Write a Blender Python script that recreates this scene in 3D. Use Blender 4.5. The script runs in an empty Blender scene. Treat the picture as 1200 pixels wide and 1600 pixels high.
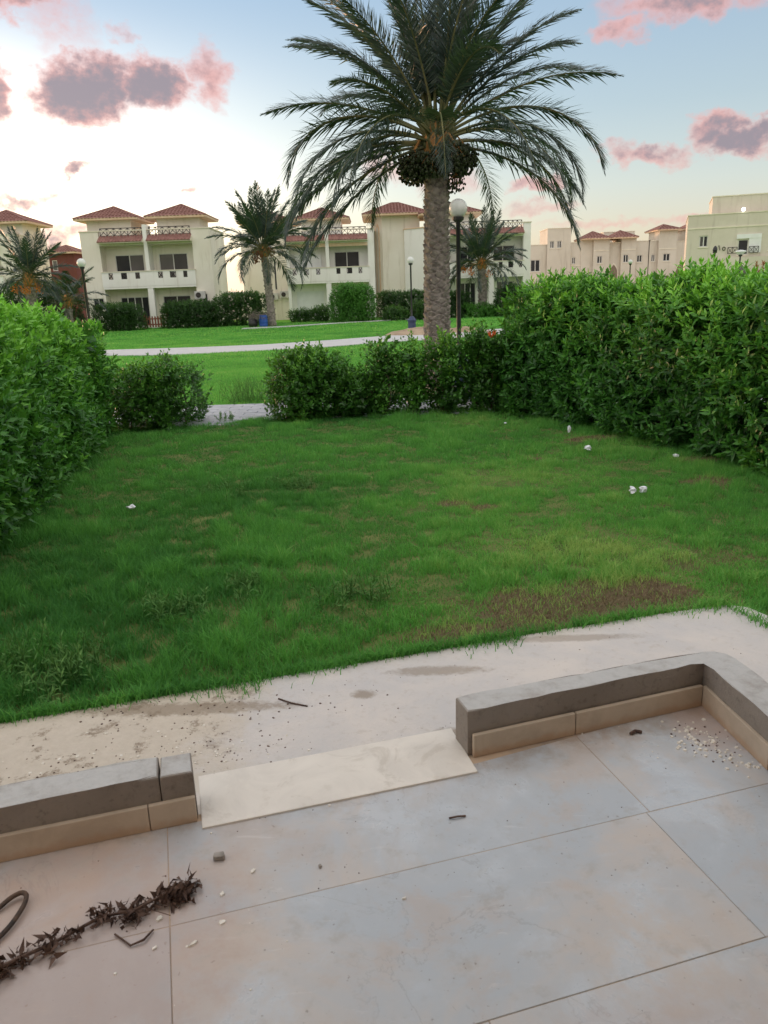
import bpy, bmesh, math, random
import numpy as np
from mathutils import Vector, Matrix

# ------------------------------------------------------------------ camera, sky, sun, exposure
S = bpy.context.scene
COL = S.collection
PITCH, ROLL, EYE = math.radians(15.9), math.radians(2.0), 2.0
cam_d = bpy.data.cameras.new('camera'); cam = bpy.data.objects.new('camera', cam_d); COL.objects.link(cam)
cam_d.sensor_fit = 'VERTICAL'; cam_d.sensor_height = 24.0; cam_d.lens = 18.0
cam_d.dof.use_dof = True; cam_d.dof.focus_distance = 14.0; cam_d.dof.aperture_fstop = 5.6
cam_d.clip_start = 0.05; cam_d.clip_end = 3000
_r = Vector((1, 0, 0)); _u = Vector((0, math.sin(PITCH), math.cos(PITCH))); _f = Vector((0, math.cos(PITCH), -math.sin(PITCH)))
_cx = _r*math.cos(ROLL) - _u*math.sin(ROLL); _cy = _r*math.sin(ROLL) + _u*math.cos(ROLL)
m = Matrix((( _cx.x, _cy.x, -_f.x, 0), (_cx.y, _cy.y, -_f.y, 0), (_cx.z, _cy.z, -_f.z, EYE), (0, 0, 0, 1)))
cam.matrix_world = m
S.camera = cam

SUN_AZ, SUN_EL = -52.0, 2.6          # degrees: azimuth from +Y (negative = left), elevation: just before sunset
EXPOSURE = 2.2
S.view_settings.view_transform = 'Standard'; S.view_settings.look = 'None'
S.view_settings.exposure = EXPOSURE; S.view_settings.gamma = 1.0; S.view_settings.use_curve_mapping = False
S.render.film_transparent = False
try:
    S.cycles.max_bounces = 8; S.cycles.diffuse_bounces = 4; S.cycles.transmission_bounces = 4; S.cycles.transparent_max_bounces = 6
except Exception: pass

def node(nt, kind, x=None, **kw):
    n = nt.nodes.new(kind)
    for k, v in kw.items(): setattr(n, k, v)
    return n
class G:
    """small expression helper over a node tree"""
    def __init__(s, nt): s.nt = nt
    def put(s, sock, v):
        if hasattr(v, 'is_output'): s.nt.links.new(v, sock)
        elif isinstance(v, (tuple, list)) and len(v) == 3 and len(getattr(sock, 'default_value', ())) == 4: sock.default_value = (*v, 1)
        else: sock.default_value = v
    def math(s, op, a, b=None, c=None, clamp=False):
        n = s.nt.nodes.new('ShaderNodeMath'); n.operation = op; n.use_clamp = clamp
        for i, v in enumerate((a, b, c)):
            if v is not None: s.put(n.inputs[i], v)
        return n.outputs[0]
    def add(s, a, b): return s.math('ADD', a, b)
    def sub(s, a, b): return s.math('SUBTRACT', a, b)
    def mul(s, a, b): return s.math('MULTIPLY', a, b)
    def mx(s, a, b): return s.math('MAXIMUM', a, b)
    def smooth(s, v, lo, hi, a=0.0, b=1.0):
        n = s.nt.nodes.new('ShaderNodeMapRange'); n.interpolation_type = 'SMOOTHSTEP'
        s.put(n.inputs[0], v); n.inputs[1].default_value = lo; n.inputs[2].default_value = hi
        n.inputs[3].default_value = a; n.inputs[4].default_value = b
        return n.outputs[0]
    def noise(s, vec, scale, detail=3, rough=.55, dist=0.0):
        n = s.nt.nodes.new('ShaderNodeTexNoise'); n.inputs['Scale'].default_value = scale
        n.inputs['Detail'].default_value = detail; n.inputs['Roughness'].default_value = rough; n.inputs['Distortion'].default_value = dist
        if vec is not None: s.nt.links.new(vec, n.inputs['Vector'])
        return n
    def mix(s, f, a, b, mode='MIX'):
        n = s.nt.nodes.new('ShaderNodeMix'); n.data_type = 'RGBA'; n.blend_type = mode
        s.put(n.inputs[0], f); s.put(n.inputs[6], a); s.put(n.inputs[7], b)
        return n.outputs[2]
    def xyz(s, v):
        n = s.nt.nodes.new('ShaderNodeSeparateXYZ'); s.nt.links.new(v, n.inputs[0]); return n.outputs
    def comb(s, x, y, z=0.0):
        n = s.nt.nodes.new('ShaderNodeCombineXYZ'); s.put(n.inputs[0], x); s.put(n.inputs[1], y); s.put(n.inputs[2], z); return n.outputs[0]

W = bpy.data.worlds.new('World'); S.world = W; W.use_nodes = True
def build_world():
    nt = W.node_tree; nt.nodes.clear(); g = G(nt)
    K = 1.0 / 2**EXPOSURE
    sky = node(nt, 'ShaderNodeTexSky'); sky.sky_type = 'NISHITA'; sky.sun_disc = False
    sky.sun_elevation = math.radians(SUN_EL); sky.sun_rotation = math.radians(SUN_AZ)
    sky.altitude = 0; sky.air_density = 1.0; sky.dust_density = 1.6; sky.ozone_density = 2.0
    tc = node(nt, 'ShaderNodeTexCoord')
    d = g.xyz(tc.outputs['Generated'])
    az = g.mul(g.math('ARCTAN2', d[0], d[1]), 180/math.pi)
    el = g.mul(g.math('ARCSINE', d[2]), 180/math.pi)
    ae = g.comb(az, g.mul(el, 1.25), 0.0)
    # warp for ragged, billowing cloud edges
    w1 = g.noise(ae, .22, 3, .6); w2 = g.noise(ae, .75, 4, .62)
    o1 = g.xyz(w1.outputs['Color']); o2 = g.xyz(w2.outputs['Color'])
    azw = g.add(az, g.add(g.mul(g.sub(o1[0], .5), 6.4), g.mul(g.sub(o2[0], .5), 2.6)))
    elw = g.add(el, g.add(g.mul(g.sub(o1[1], .5), 3.6), g.mul(g.sub(o2[1], .5), 1.9)))
    # (azimuth, elevation, half width, half height, density) of the clouds in this evening sky, degrees
    clouds = [(-18.1, 13.0, 3.8, 2.4, .92), (-14.4, 13.3, 3.0, 2.1, .85), (-10.6, 13.9, 2.0, 2.0, .55), (-24.4, 13.2, 2.2, 2.5, .8),
              (-22.5, 18.0, 4.6, 1.9, .8), (-19.4, 16.6, 2.4, 2.4, .28), (-19.1, 8.4, 1.3, .6, .6), (-22.4, 6.6, 2.3, .75, .5), (-16.1, 15.9, 1.2, .55, .3),
              (-11.9, 7.1, .9, .4, .4), (21.5, 16.6, 6.6, 1.8, .7), (16.6, 15.1, 2.0, 1.1, .5), (17.9, 8.3, 2.9, .95, .55), (23.8, 8.8, 4.0, 1.25, .72),
              (11.1, 6.7, 1.9, .7, .5), (11.6, 5.2, 2.8, .6, .32), (15.8, 3.8, 5.5, .45, .28), (-21.2, 4.3, 3.0, 1.5, .5), (5.2, 7.5, 3.2, 1.3, .38), (.6, 8.2, 2.4, 1.3, .34), (21.5, 3.6, 3.4, .6, .35)]
    dens = None; wv = g.comb(azw, elw, 0.0)
    for (a, e, rw, rh, k) in clouds:
        q = node(nt, 'ShaderNodeVectorMath', operation='MULTIPLY_ADD'); nt.links.new(wv, q.inputs[0]); q.inputs[1].default_value = (1/rw, 1/rh, 0); q.inputs[2].default_value = (-a/rw, -e/rh, 0)
        r2 = node(nt, 'ShaderNodeVectorMath', operation='DOT_PRODUCT'); nt.links.new(q.outputs[0], r2.inputs[0]); nt.links.new(q.outputs[0], r2.inputs[1])
        f = g.math('MULTIPLY_ADD', r2.outputs['Value'], -k, k)
        dens = g.mx(f, 0.0) if dens is None else g.mx(dens, f)
    # the same broken cloud carries on round the rest of the sky
    big = g.noise(ae, .075, 2, .55)
    outside = g.mx(g.smooth(g.math('ABSOLUTE', az), 27, 40), g.smooth(el, 19, 26))
    rest = g.mul(g.mul(g.smooth(g.add(big.outputs[0], g.mul(g.sub(o2[2], .5), .25)), .60, .78), outside), g.smooth(el, 1, 6))
    dens = g.mx(dens, rest)
    fine = g.noise(ae, 1.6, 3, .6)
    dens = g.add(dens, g.mul(g.mul(g.sub(fine.outputs[0], .5), .35), g.smooth(dens, 0, .3)))
    alpha = g.smooth(dens, -.02, .62)
    core = g.smooth(g.add(dens, g.add(g.mul(g.sub(o1[2], .5), .9), g.mul(g.sub(fine.outputs[0], .5), .35))), .20, .85)
    pink = tuple(c*K for c in (.90, .47, .43)); mauve = tuple(c*K for c in (.35, .30, .345))
    ccol = g.mix(core, pink, mauve)
    # clear air: a pale evening veil by elevation, the Nishita sky, and the white glare on the sunset side
    ramp = node(nt, 'ShaderNodeValToRGB'); nt.links.new(g.math('MULTIPLY', el, 1/40.0, clamp=True), ramp.inputs[0])
    cr = ramp.color_ramp; stops = [(0, (.80, .65, .53)), (.07, (.77, .69, .60)), (.16, (.66, .68, .66)), (.28, (.48, .56, .61)), (.46, (.35, .465, .60)), (1.0, (.38, .48, .62))]
    while len(cr.elements) < len(stops): cr.elements.new(.5)
    for e, (p, c) in zip(cr.elements, stops): e.position = p; e.color = (*[x*K*VEIL for x in c], 1)
    sunv = Vector((math.sin(math.radians(SUN_AZ)), math.cos(math.radians(SUN_AZ)), .16)).normalized()
    dt = node(nt, 'ShaderNodeVectorMath', operation='DOT_PRODUCT'); nt.links.new(tc.outputs['Generated'], dt.inputs[0]); dt.inputs[1].default_value = sunv
    lobe = g.math('POWER', g.mx(dt.outputs['Value'], 0.0), 7.0)
    glare = g.mul(g.mul(lobe, GLARE*K), g.smooth(el, 19, 3, .0, 1.0))
    gl = g.mix(1.0, (1, .80, .60), g.comb(glare, glare, glare), 'MULTIPLY')
    mult = g.mix(1.0, sky.outputs[0], (SKYK*.92, SKYK*.94, SKYK*.98), 'MULTIPLY')
    base = g.mix(1.0, g.mix(1.0, mult, ramp.outputs[0], 'ADD'), gl, 'ADD')
    # pale bright sheet added over the unseen sky to light the ground and walls
    hi = g.noise(ae, .045, 2, .6); sheet = g.mul(g.mx(g.smooth(el, 22, 46), g.mul(g.smooth(g.math('ABSOLUTE', az), 42, 95), g.smooth(el, 2, 16))), g.smooth(hi.outputs[0], .25, .6, .72, 1.0))
    base = g.mix(sheet, base, tuple(c*K*SKY_FILL for c in (1.03, 1.0, .97)))
    final = g.mix(g.mul(alpha, .95), base, ccol)
    bg = node(nt, 'ShaderNodeBackground'); nt.links.new(final, bg.inputs[0]); bg.inputs[1].default_value = 1.0
    out = node(nt, 'ShaderNodeOutputWorld'); nt.links.new(bg.outputs[0], out.inputs[0])
SKYK, VEIL, GLARE, SKY_FILL = 0.05, .76, 5.0, 1.35
build_world()
try: W.cycles.sampling_method = 'MANUAL'; W.cycles.sample_map_resolution = 512
except Exception: pass

sun_d = bpy.data.lights.new('sun', 'SUN'); sun_d.energy = .3; sun_d.angle = math.radians(1.0); sun_d.color = (1.0, .52, .30)
sun = bpy.data.objects.new('sun', sun_d); COL.objects.link(sun)
_sd = Vector((math.sin(math.radians(SUN_AZ))*math.cos(math.radians(SUN_EL)), math.cos(math.radians(SUN_AZ))*math.cos(math.radians(SUN_EL)), math.sin(math.radians(SUN_EL))))
sun.rotation_euler = _sd.to_track_quat('Z', 'Y').to_euler(); sun.location = _sd*200

# ------------------------------------------------------------------ helpers
RND = random.Random(7)
NR = np.random.default_rng(11)
PI = math.pi
def tag(o, label=None, cat=None, group=None, kind=None):
    if label: o['label'] = label
    if cat: o['category'] = cat
    if group: o['group'] = group
    if kind: o['kind'] = kind
    return o
def empty(name, loc=(0, 0, 0), rz=0.0):
    o = bpy.data.objects.new(name, None); COL.objects.link(o); o.location = loc; o.rotation_euler = (0, 0, rz); o.empty_display_size = .2
    return o
def link(name, me, mat=None, parent=None):
    if mat is not None and len(me.materials) == 0: me.materials.append(mat)
    o = bpy.data.objects.new(name, me); COL.objects.link(o)
    if parent is not None: o.parent = parent
    return o
def big_mesh(name, V, F, attrs=None, smooth=False):
    """fast mesh from numpy arrays; F is (n,3) or (n,4)"""
    me = bpy.data.meshes.new(name); V = np.asarray(V, np.float32); F = np.asarray(F, np.int32)
    n, k = F.shape
    me.vertices.add(len(V)); me.vertices.foreach_set('co', V.ravel())
    me.loops.add(n*k); me.loops.foreach_set('vertex_index', F.ravel())
    me.polygons.add(n); me.polygons.foreach_set('loop_start', np.arange(n, dtype=np.int32)*k)
    try: me.polygons.foreach_set('loop_total', np.full(n, k, np.int32))
    except Exception: pass
    if smooth: me.polygons.foreach_set('use_smooth', np.ones(n, bool))
    for an, av in (attrs or {}).items():
        at = me.attributes.new(an, 'FLOAT', 'POINT'); at.data.foreach_set('value', np.asarray(av, np.float32))
    me.update(calc_edges=True)
    return me
class MB:
    """collects simple solids into one mesh"""
    def __init__(s): s.v = []; s.f = []
    def poly(s, pts, faces):
        b = len(s.v); s.v += [tuple(p) for p in pts]; s.f += [tuple(b+i for i in f) for f in faces]; return s
    def box(s, x0, x1, y0, y1, z0, z1):
        return s.poly([(x0, y0, z0), (x1, y0, z0), (x1, y1, z0), (x0, y1, z0), (x0, y0, z1), (x1, y0, z1), (x1, y1, z1), (x0, y1, z1)],
                      [(0, 3, 2, 1), (4, 5, 6, 7), (0, 1, 5, 4), (1, 2, 6, 5), (2, 3, 7, 6), (3, 0, 4, 7)])
    def bar(s, a, b, w, h=None, up=(0, 0, 1)):
        h = h or w; a = Vector(a); b = Vector(b); d = (b-a).normalized(); u = Vector(up)
        if abs(d.dot(u)) > .98: u = Vector((0, 1, 0))
        r = d.cross(u).normalized()*(w/2); t = r.cross(d).normalized()*(h/2)
        P = [a-r-t, a+r-t, a+r+t, a-r+t, b-r-t, b+r-t, b+r+t, b-r+t]
        return s.poly(P, [(0, 3, 2, 1), (4, 5, 6, 7), (0, 1, 5, 4), (1, 2, 6, 5), (2, 3, 7, 6), (3, 0, 4, 7)])
    def prism(s, pts, z0, z1):
        n = len(pts); P = [(x, y, z0) for x, y in pts]+[(x, y, z1) for x, y in pts]
        return s.poly(P, [tuple(range(n))[::-1], tuple(range(n, 2*n))]+[(i, (i+1) % n, n+(i+1) % n, n+i) for i in range(n)])
    def lathe(s, prof, n=14, c=(0, 0, 0)):
        b = []
        for r, z in prof:
            b += [(c[0]+r*math.cos(2*PI*i/n), c[1]+r*math.sin(2*PI*i/n), c[2]+z) for i in range(n)]
        F = []
        for k in range(len(prof)-1):
            for i in range(n):
                j = (i+1) % n; F.append((k*n+i, k*n+j, (k+1)*n+j, (k+1)*n+i))
        F.append(tuple(range(n))[::-1]); F.append(tuple((len(prof)-1)*n+i for i in range(n)))
        return s.poly(b, F)
    def tube(s, pts, radii, n=8, cap=True):
        pts = [Vector(p) for p in pts]; P = []; F = []
        for i, p in enumerate(pts):
            d = (pts[min(i+1, len(pts)-1)]-pts[max(i-1, 0)]).normalized()
            u = Vector((0, 0, 1)) if abs(d.z) < .9 else Vector((1, 0, 0))
            a = d.cross(u).normalized(); b = a.cross(d).normalized()
            r = radii[i] if hasattr(radii, '__len__') else radii
            P += [p+(a*math.cos(2*PI*k/n)+b*math.sin(2*PI*k/n))*r for k in range(n)]
        for i in range(len(pts)-1):
            for k in range(n):
                j = (k+1) % n; F.append((i*n+k, i*n+j, (i+1)*n+j, (i+1)*n+k))
        if cap: F.append(tuple(range(n))); F.append(tuple((len(pts)-1)*n+k for k in range(n))[::-1])
        return s.poly(P, F)
    def wall(s, x0, x1, z0, z1, y, th, holes=()):
        """wall in the XZ plane facing -Y with real openings (x0,x1,z0,z1)"""
        xs = sorted({x0, x1, *[min(max(h[i], x0), x1) for h in holes for i in (0, 1)]}); zs = sorted({z0, z1, *[min(max(h[i], z0), z1) for h in holes for i in (2, 3)]})
        for i in range(len(xs)-1):
            for k in range(len(zs)-1):
                mx, mz = (xs[i]+xs[i+1])/2, (zs[k]+zs[k+1])/2
                if any(h[0] < mx < h[1] and h[2] < mz < h[3] for h in holes): continue
                a, b, c, d = xs[i], xs[i+1], zs[k], zs[k+1]
                s.poly([(a, y, c), (b, y, c), (b, y, d), (a, y, d)], [(0, 1, 2, 3)])
                s.poly([(a, y+th, c), (b, y+th, c), (b, y+th, d), (a, y+th, d)], [(3, 2, 1, 0)])
        for (a, b, c, d) in list(holes)+[(x0, x1, z0, z1)]:
            s.poly([(a, y, c), (a, y+th, c), (a, y+th, d), (a, y, d), (b, y, c), (b, y+th, c), (b, y+th, d), (b, y, d)],
                   [(0, 1, 2, 3), (7, 6, 5, 4), (0, 4, 5, 1), (3, 2, 6, 7)])
        return s
    def mesh(s, name, smooth=False):
        me = bpy.data.meshes.new(name); me.from_pydata(s.v, [], s.f); me.update()
        if smooth: me.polygons.foreach_set('use_smooth', [True]*len(me.polygons))
        return me
    def build(s, name, mat, parent=None, bevel=0.0, seg=2, smooth=False, fix=True):
        me = s.mesh(name)
        bm = bmesh.new(); bm.from_mesh(me)
        if fix: bmesh.ops.recalc_face_normals(bm, faces=bm.faces)
        if bevel: bmesh.ops.bevel(bm, geom=list(bm.edges), offset=bevel, segments=seg, affect='EDGES', profile=.6)
        bm.to_mesh(me); bm.free()
        if smooth: me.polygons.foreach_set('use_smooth', [True]*len(me.polygons))
        return link(name, me, mat, parent)

# value noise in numpy, for heights, densities and lumpy outlines
def _hash(ix, iy, iz=0):
    n = (ix*374761393 + iy*668265263 + iz*2147483647 + 1013904223) & 0xffffffff
    n = ((n ^ (n >> 13))*1274126177) & 0xffffffff
    return ((n ^ (n >> 16)) & 0xffff)/65535.0
def vnoise(x, y, seed=0):
    x = np.asarray(x, float); y = np.asarray(y, float)
    ix = np.floor(x).astype(np.int64); iy = np.floor(y).astype(np.int64); fx = x-ix; fy = y-iy
    fx = fx*fx*(3-2*fx); fy = fy*fy*(3-2*fy)
    h = lambda a, b: _hash(a, b, seed)
    return (h(ix, iy)*(1-fx)+h(ix+1, iy)*fx)*(1-fy)+(h(ix, iy+1)*(1-fx)+h(ix+1, iy+1)*fx)*fy
def fbm(x, y, seed=0, oct=4):
    t = 0; a = .5; s = 0
    for i in range(oct): t = t+a*vnoise(np.asarray(x)*2**i, np.asarray(y)*2**i, seed+i*17); s += a; a *= .5
    return t/s

# ------------------------------------------------------------------ materials
def principled(name, rough=.7, spec=.3, metal=0.0):
    m = bpy.data.materials.new(name); m.use_nodes = True; nt = m.node_tree; b = nt.nodes['Principled BSDF']
    b.inputs['Roughness'].default_value = rough; b.inputs['Metallic'].default_value = metal
    b.inputs['Specular IOR Level'].default_value = spec
    return m, nt, b, G(nt)
def bump(nt, g, b, h, dist=.01, strength=.6):
    n = nt.nodes.new('ShaderNodeBump'); n.inputs['Strength'].default_value = strength; n.inputs['Distance'].default_value = dist
    nt.links.new(h, n.inputs['Height']); nt.links.new(n.outputs[0], b.inputs['Normal'])
def pos(nt): return nt.nodes.new('ShaderNodeNewGeometry').outputs['Position']
def objpos(nt): return nt.nodes.new('ShaderNodeTexCoord').outputs['Object']
def simple(name, c1, c2, scale=4.0, rough=.75, detail=4, bd=0.0, bs=30, spec=.3, metal=0.0, coord='pos'):
    m, nt, b, g = principled(name, rough, spec, metal)
    p = pos(nt) if coord == 'pos' else objpos(nt)
    n = g.noise(p, scale, detail, .6)
    nt.links.new(g.mix(g.smooth(n.outputs[0], .3, .7), c1, c2), b.inputs['Base Color'])
    if bd: bump(nt, g, b, g.noise(p, bs, 4, .6).outputs[0], bd)
    return m
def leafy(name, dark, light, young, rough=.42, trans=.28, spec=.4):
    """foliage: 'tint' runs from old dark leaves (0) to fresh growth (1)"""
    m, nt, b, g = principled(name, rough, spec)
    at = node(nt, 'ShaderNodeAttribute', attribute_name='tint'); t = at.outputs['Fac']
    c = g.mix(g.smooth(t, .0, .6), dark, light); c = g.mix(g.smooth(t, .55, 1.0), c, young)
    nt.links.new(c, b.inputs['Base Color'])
    tr = node(nt, 'ShaderNodeBsdfTranslucent'); nt.links.new(g.mix(.5, c, (.13, .30, .03)), tr.inputs[0])
    ms = node(nt, 'ShaderNodeMixShader'); ms.inputs[0].default_value = trans
    nt.links.new(b.outputs[0], ms.inputs[1]); nt.links.new(tr.outputs[0], ms.inputs[2])
    nt.links.new(ms.outputs[0], nt.nodes['Material Output'].inputs[0])
    return m
M = {}
def mat_plaster(name, c, c2, stain=(.45, .37, .27)):
    m, nt, b, g = principled(name, .85, .2); p = pos(nt)
    n = g.noise(p, .35, 5, .6); col = g.mix(g.smooth(n.outputs[0], .35, .7), c, c2)
    q = g.xyz(p); st = g.noise(g.comb(g.mul(q[0], 2.2), g.mul(q[1], 2.2), g.mul(q[2], .22)), 1.2, 5, .65)
    col = g.mix(g.mul(g.smooth(st.outputs[0], .52, .76), .45), col, stain)
    nt.links.new(col, b.inputs['Base Color']); bump(nt, g, b, g.noise(p, 14, 4).outputs[0], .01, .4)
    return m
M['plaster'] = mat_plaster('cream_plaster', (.76, .70, .60), (.83, .78, .69))
M['plaster_white'] = mat_plaster('white_plaster', (.80, .78, .73), (.85, .83, .79), (.55, .50, .43))
M['plaster_tan'] = mat_plaster('tan_plaster', (.60, .545, .455), (.67, .61, .52), (.38, .32, .26))
M['plaster_red'] = mat_plaster('red_plaster', (.14, .05, .04), (.17, .062, .05), (.10, .04, .035))
M['trim'] = simple('trim_paint', (.78, .72, .60), (.70, .63, .50), 1.5, .7)
M['roof'] = simple('terracotta_tile', (.20, .095, .08), (.28, .145, .12), 3.0, .8, bd=.01)
M['roof_fascia'] = simple('fascia_paint', (.66, .46, .30), (.72, .54, .38), 2, .7)
M['alu'] = simple('window_frame_paint', (.62, .60, .56), (.70, .68, .64), 2, .5)
M['rail'] = simple('dark_railing_paint', (.035, .030, .028), (.06, .05, .045), 5, .5)
M['shutter'] = simple('white_shutter', (.80, .80, .79), (.74, .74, .73), 2, .6)
M['ac'] = simple('air_conditioner_casing', (.62, .61, .57), (.50, .49, .46), 3, .5)
def mat_glass():
    m, nt, b, g = principled('window_glass', .10, .25)
    n = g.noise(pos(nt), .7, 2); oi = node(nt, 'ShaderNodeObjectInfo')      # some panes have a curtain behind them
    nt.links.new(g.mix(g.smooth(oi.outputs['Random'], .45, .9), g.mix(n.outputs[0], (.012, .014, .018), (.05, .05, .055)), g.mix(n.outputs[0], (.10, .095, .09), (.20, .18, .17))), b.inputs['Base Color'])
    bump(nt, g, b, g.noise(pos(nt), .9, 2).outputs[0], .02, .25)
    return m
M['glass'] = mat_glass()
M['iron'] = simple('black_iron_paint', (.012, .012, .014), (.03, .03, .032), 8, .45, spec=.5)
M['navy'] = simple('navy_base_paint', (.03, .045, .10), (.05, .07, .14), 8, .5)
def mat_globe(): 
    m, nt, b, g = principled('opal_globe', .35, .5); b.inputs['Base Color'].default_value = (.72, .74, .70, 1)
    b.inputs['Transmission Weight'].default_value = .15; b.inputs['Subsurface Weight'].default_value = 0
    n = g.noise(objpos(nt), 5, 4); nt.links.new(g.mix(g.smooth(n.outputs[0], .35, .7), (.66, .68, .65), (.80, .81, .78)), b.inputs['Base Color'])
    return m
M['globe'] = mat_globe()
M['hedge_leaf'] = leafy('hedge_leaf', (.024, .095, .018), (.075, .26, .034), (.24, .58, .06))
M['shrub_leaf'] = leafy('shrub_leaf', (.026, .088, .016), (.075, .23, .030), (.26, .55, .06), rough=.34)
M['far_leaf'] = leafy('far_bush_leaf', (.018, .05, .012), (.035, .10, .02), (.09, .20, .03))
M['bright_leaf'] = leafy('bright_hedge_leaf', (.035, .12, .015), (.07, .23, .03), (.12, .32, .05))
M['palm_leaf'] = leafy('palm_leaflet', (.014, .028, .025), (.032, .055, .046), (.09, .13, .10), rough=.38, trans=.14, spec=.5)
M['grass'] = leafy('grass_blade', (.062, .230, .058), (.160, .47, .090), (.44, .60, .18), rough=.5, trans=.38, spec=.2)
M['weed'] = leafy('weed_leaf', (.06, .15, .035), (.11, .25, .07), (.18, .34, .10), rough=.7, trans=.25, spec=.15)
M['rachis'] = simple('palm_rachis', (.10, .12, .05), (.20, .18, .08), 3, .55)
M['bark'] = simple('twig_bark', (.06, .045, .03), (.13, .10, .075), 12, .9, bd=.01)
M['palm_bark'] = simple('palm_bark', (.15, .13, .115), (.33, .29, .255), 9, .92, bd=.02, bs=40)
M['palm_fibre'] = simple('palm_fibre', (.22, .10, .03), (.42, .22, .07), 14, .95, bd=.01)
M['date_green'] = simple('unripe_dates', (.018, .028, .012), (.05, .06, .025), 20, .45)
M['date_orange'] = simple('orange_dates', (.55, .14, .02), (.70, .26, .04), 8, .5)
M['date_brown'] = simple('brown_dates', (.16, .055, .03), (.26, .10, .05), 8, .6)

def mat_tile():
    m, nt, b, g = principled('marble_tile', .36, .55); p = pos(nt)
    oi = node(nt, 'ShaderNodeObjectInfo'); off = g.comb(g.mul(oi.outputs['Random'], 31.0), g.mul(oi.outputs['Random'], 17.0), 0)
    va = node(nt, 'ShaderNodeVectorMath', operation='ADD'); nt.links.new(p, va.inputs[0]); nt.links.new(off, va.inputs[1])
    q = va.outputs[0]
    big = g.noise(q, 1.5, 5, .62, .8); mid = g.noise(p, 2.1, 6, .68, .3); vein = g.noise(q, 2.3, 8, .62, .7); vm = g.noise(q, 1.1, 3, .5)
    col = g.mix(g.smooth(big.outputs[0], .32, .62), (.49, .430, .385), (.39, .42, .455))
    col = g.mix(g.mul(g.smooth(mid.outputs[0], .50, .64), .8), col, (.45, .485, .525))
    col = g.mix(g.mul(g.smooth(mid.outputs[0], .48, .36), .5), col, (.44, .36, .31))
    v = g.mul(g.smooth(g.math('ABSOLUTE', g.sub(vein.outputs[0], .5)), .0, .010, 1.0, 0.0), g.smooth(vm.outputs[0], .50, .62))
    col = g.mix(g.mul(v, .45), col, (.26, .26, .27))
    c0 = g.xyz(p)
    # dirt: fine dust blotches and specks
    dst = g.noise(p, 9, 6, .7); col = g.mix(g.mul(g.smooth(dst.outputs[0], .52, .72), .38), col, (.30, .26, .22))
    sp = g.noise(p, 60, 2, .5); col = g.mix(g.mul(g.smooth(sp.outputs[0], .70, .76), .55), col, (.16, .13, .11))
    sc_ = g.noise(g.comb(g.mul(c0[0], 1.0), g.mul(c0[1], 7.0), 0.0), 5.0, 6, .75, .6); col = g.mix(g.mul(g.smooth(sc_.outputs[0], .60, .70), .30), col, (.62, .61, .60))
    # reddish earth washed across the left of the terrace and into the right corner
    c = g.xyz(p)
    def blob(x, y, r): 
        a = g.mul(g.sub(c[0], x), 1/r); e = g.mul(g.sub(c[1], y), 1/r); return g.smooth(g.add(g.add(g.mul(a, a), g.mul(e, e)), g.mul(g.sub(dst.outputs[0], .5), 1.6)), 1.0, .15)
    bb = g.add(g.mul(c[0], -.2689), g.mul(c[1], .9632)); mud = g.mul(g.smooth(bb, 2.26, 2.47), g.smooth(dst.outputs[0], .35, .62)); col = g.mix(g.mul(mud, .55), col, (.27, .20, .145))
    red = g.mx(blob(-.95, 1.75, .62), g.mx(g.mul(blob(.75, 1.2, .5), .6), g.mul(blob(1.38, 2.85, .26), .9)))
    col = g.mix(g.mul(red, .6), col, (.40, .27, .21))
    nt.links.new(col, b.inputs['Base Color'])
    nt.links.new(g.smooth(mid.outputs[0], .3, .7, .50, .24), b.inputs['Roughness'])
    bump(nt, g, b, g.add(g.mul(dst.outputs[0], .6), g.mul(sp.outputs[0], .3)), .003, .5)
    return m
M['tile'] = mat_tile()
def mat_slab():
    m, nt, b, g = principled('cream_limestone', .5, .3); p = pos(nt)
    n = g.noise(p, 3.0, 6, .65, 1.2); f = g.noise(p, 11, 5, .65)
    col = g.mix(g.smooth(n.outputs[0], .3, .7), (.70, .655, .595), (.60, .56, .51))
    st = g.noise(p, 4.6, 6, .7, 1.0); col = g.mix(g.mul(g.smooth(st.outputs[0], .55, .66), .40), col, (.42, .37, .31))
    col = g.mix(g.mul(g.smooth(f.outputs[0], .58, .74), .35), col, (.45, .39, .32))
    nt.links.new(col, b.inputs['Base Color']); bump(nt, g, b, f.outputs[0], .002, .4)
    return m
M['slab'] = mat_slab()
def mat_skirt():
    m, nt, b, g = principled('skirting_tile', .5, .35); p = pos(nt)
    n = g.noise(p, 5, 6, .65, .6); f = g.noise(p, 22, 4)
    z = g.xyz(p)[2]
    col = g.mix(g.smooth(n.outputs[0], .3, .7), (.50, .41, .32), (.40, .325, .25))
    col = g.mix(g.mul(g.smooth(g.add(z, g.mul(g.sub(f.outputs[0], .5), .05)), .265, .225), .55), col, (.40, .24, .14))
    nt.links.new(col, b.inputs['Base Color']); bump(nt, g, b, f.outputs[0], .002, .4)
    return m
M['skirt'] = mat_skirt()
def mat_concrete(name, a, c, dirt, ds=.5):
    m, nt, b, g = principled(name, .92, .15); p = pos(nt)
    n = g.noise(p, 1.8, 6, .65, .4); f = g.noise(p, 24, 5, .7); k = g.noise(p, 90, 2)
    col = g.mix(g.smooth(n.outputs[0], .3, .7), a, c)
    col = g.mix(g.mul(g.smooth(f.outputs[0], .52, .72), ds), col, dirt)
    col = g.mix(g.mul(g.smooth(k.outputs[0], .68, .76), .5), col, dirt)
    nt.links.new(col, b.inputs['Base Color']); bump(nt, g, b, g.add(f.outputs[0], g.mul(k.outputs[0], .5)), .006, .7)
    return m, nt, b, g, p, col, f
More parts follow.
